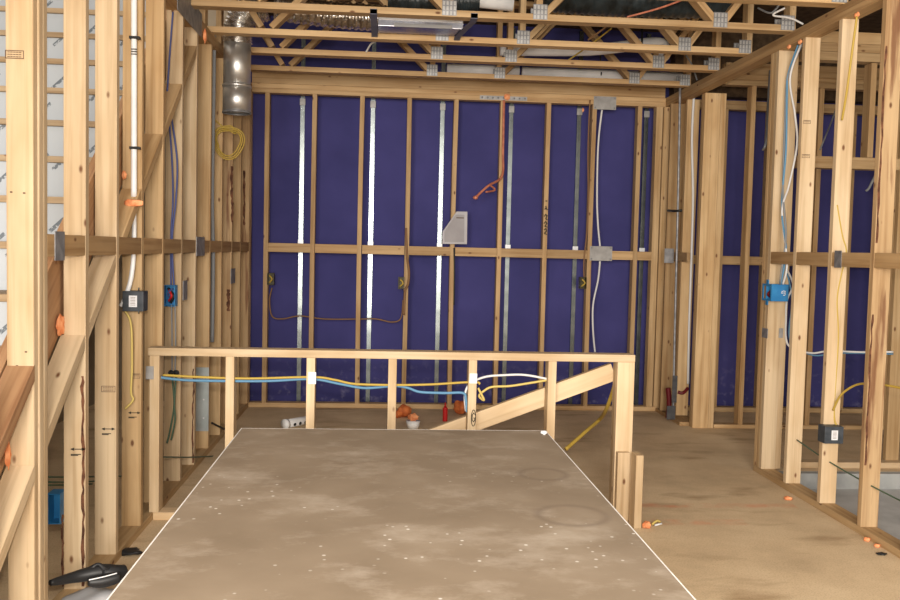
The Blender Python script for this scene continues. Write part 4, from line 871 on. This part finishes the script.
# ---------------------------------------------------------------- things on the floor
e = empty('drain_tube', (-0.642, 6.893, 0.000)); tag(e, 'white perforated plastic tube lying on the floor behind the half wall', 'tube')
p0, p1 = Vector((-0.699, 6.714, 0.035)), Vector((-0.522, 6.919, 0.035))
tube('tube_body', [p0, p1], .033, WHITE, e, seg=18)
d = (p1-p0).normalized(); nrm = Vector((0, -1, -.15)); nrm = (nrm - d*nrm.dot(d)).normalized()
for k in range(4):
    q = p0+d*(.06+.055*k)+nrm*.0325; tube('hole', [q, q+nrm*.002], .013, BLACK, e, seg=10)
tube('end_cap', [p0-d*.02, p0+d*.01], .038, WHITE, e, seg=18)
for k, (c, r, l) in enumerate((((0.195, 7.217, 0.050), .058, 'orange crumpled ball on the rear floor, left of the white tub'), ((0.674, 7.372, 0.060), .065, 'larger orange crumpled ball behind the circled letter post'), ((0.147, 7.190, 0.030), .035, 'small dark orange scrap beside the left crumpled ball'))):
    blob('crumpled_ball', (c[0], c[1], r*.9), r, ORGD, l, 'ball', 'orange crumpled balls', (1, 1, .85), seed=20+k, amp=.18)
c = (0.255, 6.777, 0.000); e = empty('paint_tub', (c[0], c[1], 0)); tag(e, 'small white tub with a crumpled orange top on the rear floor', 'tub')
tube('cup', [(c[0], c[1], 0), (c[0], c[1], .055)], .05, WHITE, e, seg=22, radii=lambda t: .042+.012*t); blob('orange_top', (c[0], c[1], .085), .038, ORG, sc=(1, 1, .75), parent=e, seed=31, amp=.2)
c = (0.520, 7.067, 0.000); e = empty('marking_bottle', (c[0], c[1], 0)); tag(e, 'upright red marker bottle with a pointed nozzle on the rear floor', 'bottle')
tube('body', [(c[0], c[1], 0), (c[0], c[1], .08), (c[0], c[1], .11)], .02, REDP, e, seg=14, radii=lambda t: .02 if t < .8 else .02-.03*(t-.8)); tube('nozzle', [(c[0], c[1], .11), (c[0], c[1], .15)], .008, REDP, e, radii=lambda t: .011-.007*t)
for k, (c, r, sc, l) in enumerate((((1.345, 4.325, 0.020), .022, (1, .8, .8), 'orange foam lump on the floor by the half wall end'), ((2.313, 4.837, 0.010), .02, (1.2, .8, .5), 'orange scrap on the floor along the right partition'), ((2.377, 4.120, 0.010), .016, (1.1, .8, .6), 'nearer left orange scrap by the right bottom plate'), ((2.377, 4.032, 0.010), .014, (1.1, .8, .6), 'nearer right orange scrap by the right bottom plate'))):
    blob('foam_scrap', (c[0], c[1], r*sc[2]*.9), r, ORG, l, 'scrap', 'orange scraps on the floor', sc, seed=40+k)
c = (1.401, 4.357, 0.010); e = empty('paper_scrap', (c[0], c[1], 0)); tag(e, 'pale twisted scrap beside the orange lump on the floor', 'scrap')
tube('strip', [(c[0]-.02, c[1], .008), (c[0]+.01, c[1]+.02, .02), (c[0]+.03, c[1]+.03, .012)], .006, YEL2, e); tube('strip', [(c[0]-.01, c[1]-.01, .006), (c[0]+.03, c[1]-.0, .012)], .005, WHC, e)
c = (2.334, 3.921, 0.000); blob('dark_scrap', (c[0], c[1], .006), .018, BLACK, 'small dark scrap on the floor at lower right', 'scrap', None, (1.3, .8, .3), seed=50)
c = (0.700, 3.361, 0.645); blob('paper_wad', (.655, 3.50, .648), .011, LABEL, 'tiny white wad on the right rear corner of the top drywall sheet', 'scrap', None, (1.2, 1, .7), seed=51)
# black plastic at lower left
e = empty('plastic_scrap', (-1.0, 3.2, 0)); tag(e, 'crumpled black plastic on grey sheeting between the left wall and the drywall stack', 'plastic')
tube('main_fold', [(-1.130, 3.140, 0.181), (-1.073, 3.220, 0.172), (-0.998, 3.260, 0.175), (-0.947, 3.280, 0.164), (-0.925, 3.300, 0.160)], .03, BLACK, e, seg=14, radii=lambda t: .010+.020*math.sin(min(1, t*1.1)*math.pi*.66))
tube('crest', [(-1.030, 3.250, 0.183), (-1.002, 3.250, 0.208), (-0.974, 3.250, 0.183)], .02, BLACK, e, seg=10, radii=lambda t: .020-.014*math.sin(t*math.pi))
tube('lower_fold', [(-1.021, 3.200, 0.161), (-0.979, 3.220, 0.157), (-0.922, 3.240, 0.164)], .02, BLACK, e, seg=12, radii=lambda t: .008+.016*math.sin(.3+t*2.2))
tube('shiny_edge', [(-1.008, 3.170, 0.180), (-0.963, 3.180, 0.187), (-0.921, 3.200, 0.193)], .002, LABEL, e)
blob('grey_sheeting', (-1.0, 3.26, .055), .06, STONE, sc=(2.4, 1.7, .85), parent=e, seed=66, sub=4, amp=.12)
o = blob('dark_scrap', ((-1.091, 3.954, 0.010)[0], (-1.091, 3.954, 0.010)[1], .012), .045, BLACK, 'flat dark scrap on the floor left of the drywall stack', 'scrap', None, (1.3, .8, .28), seed=61)
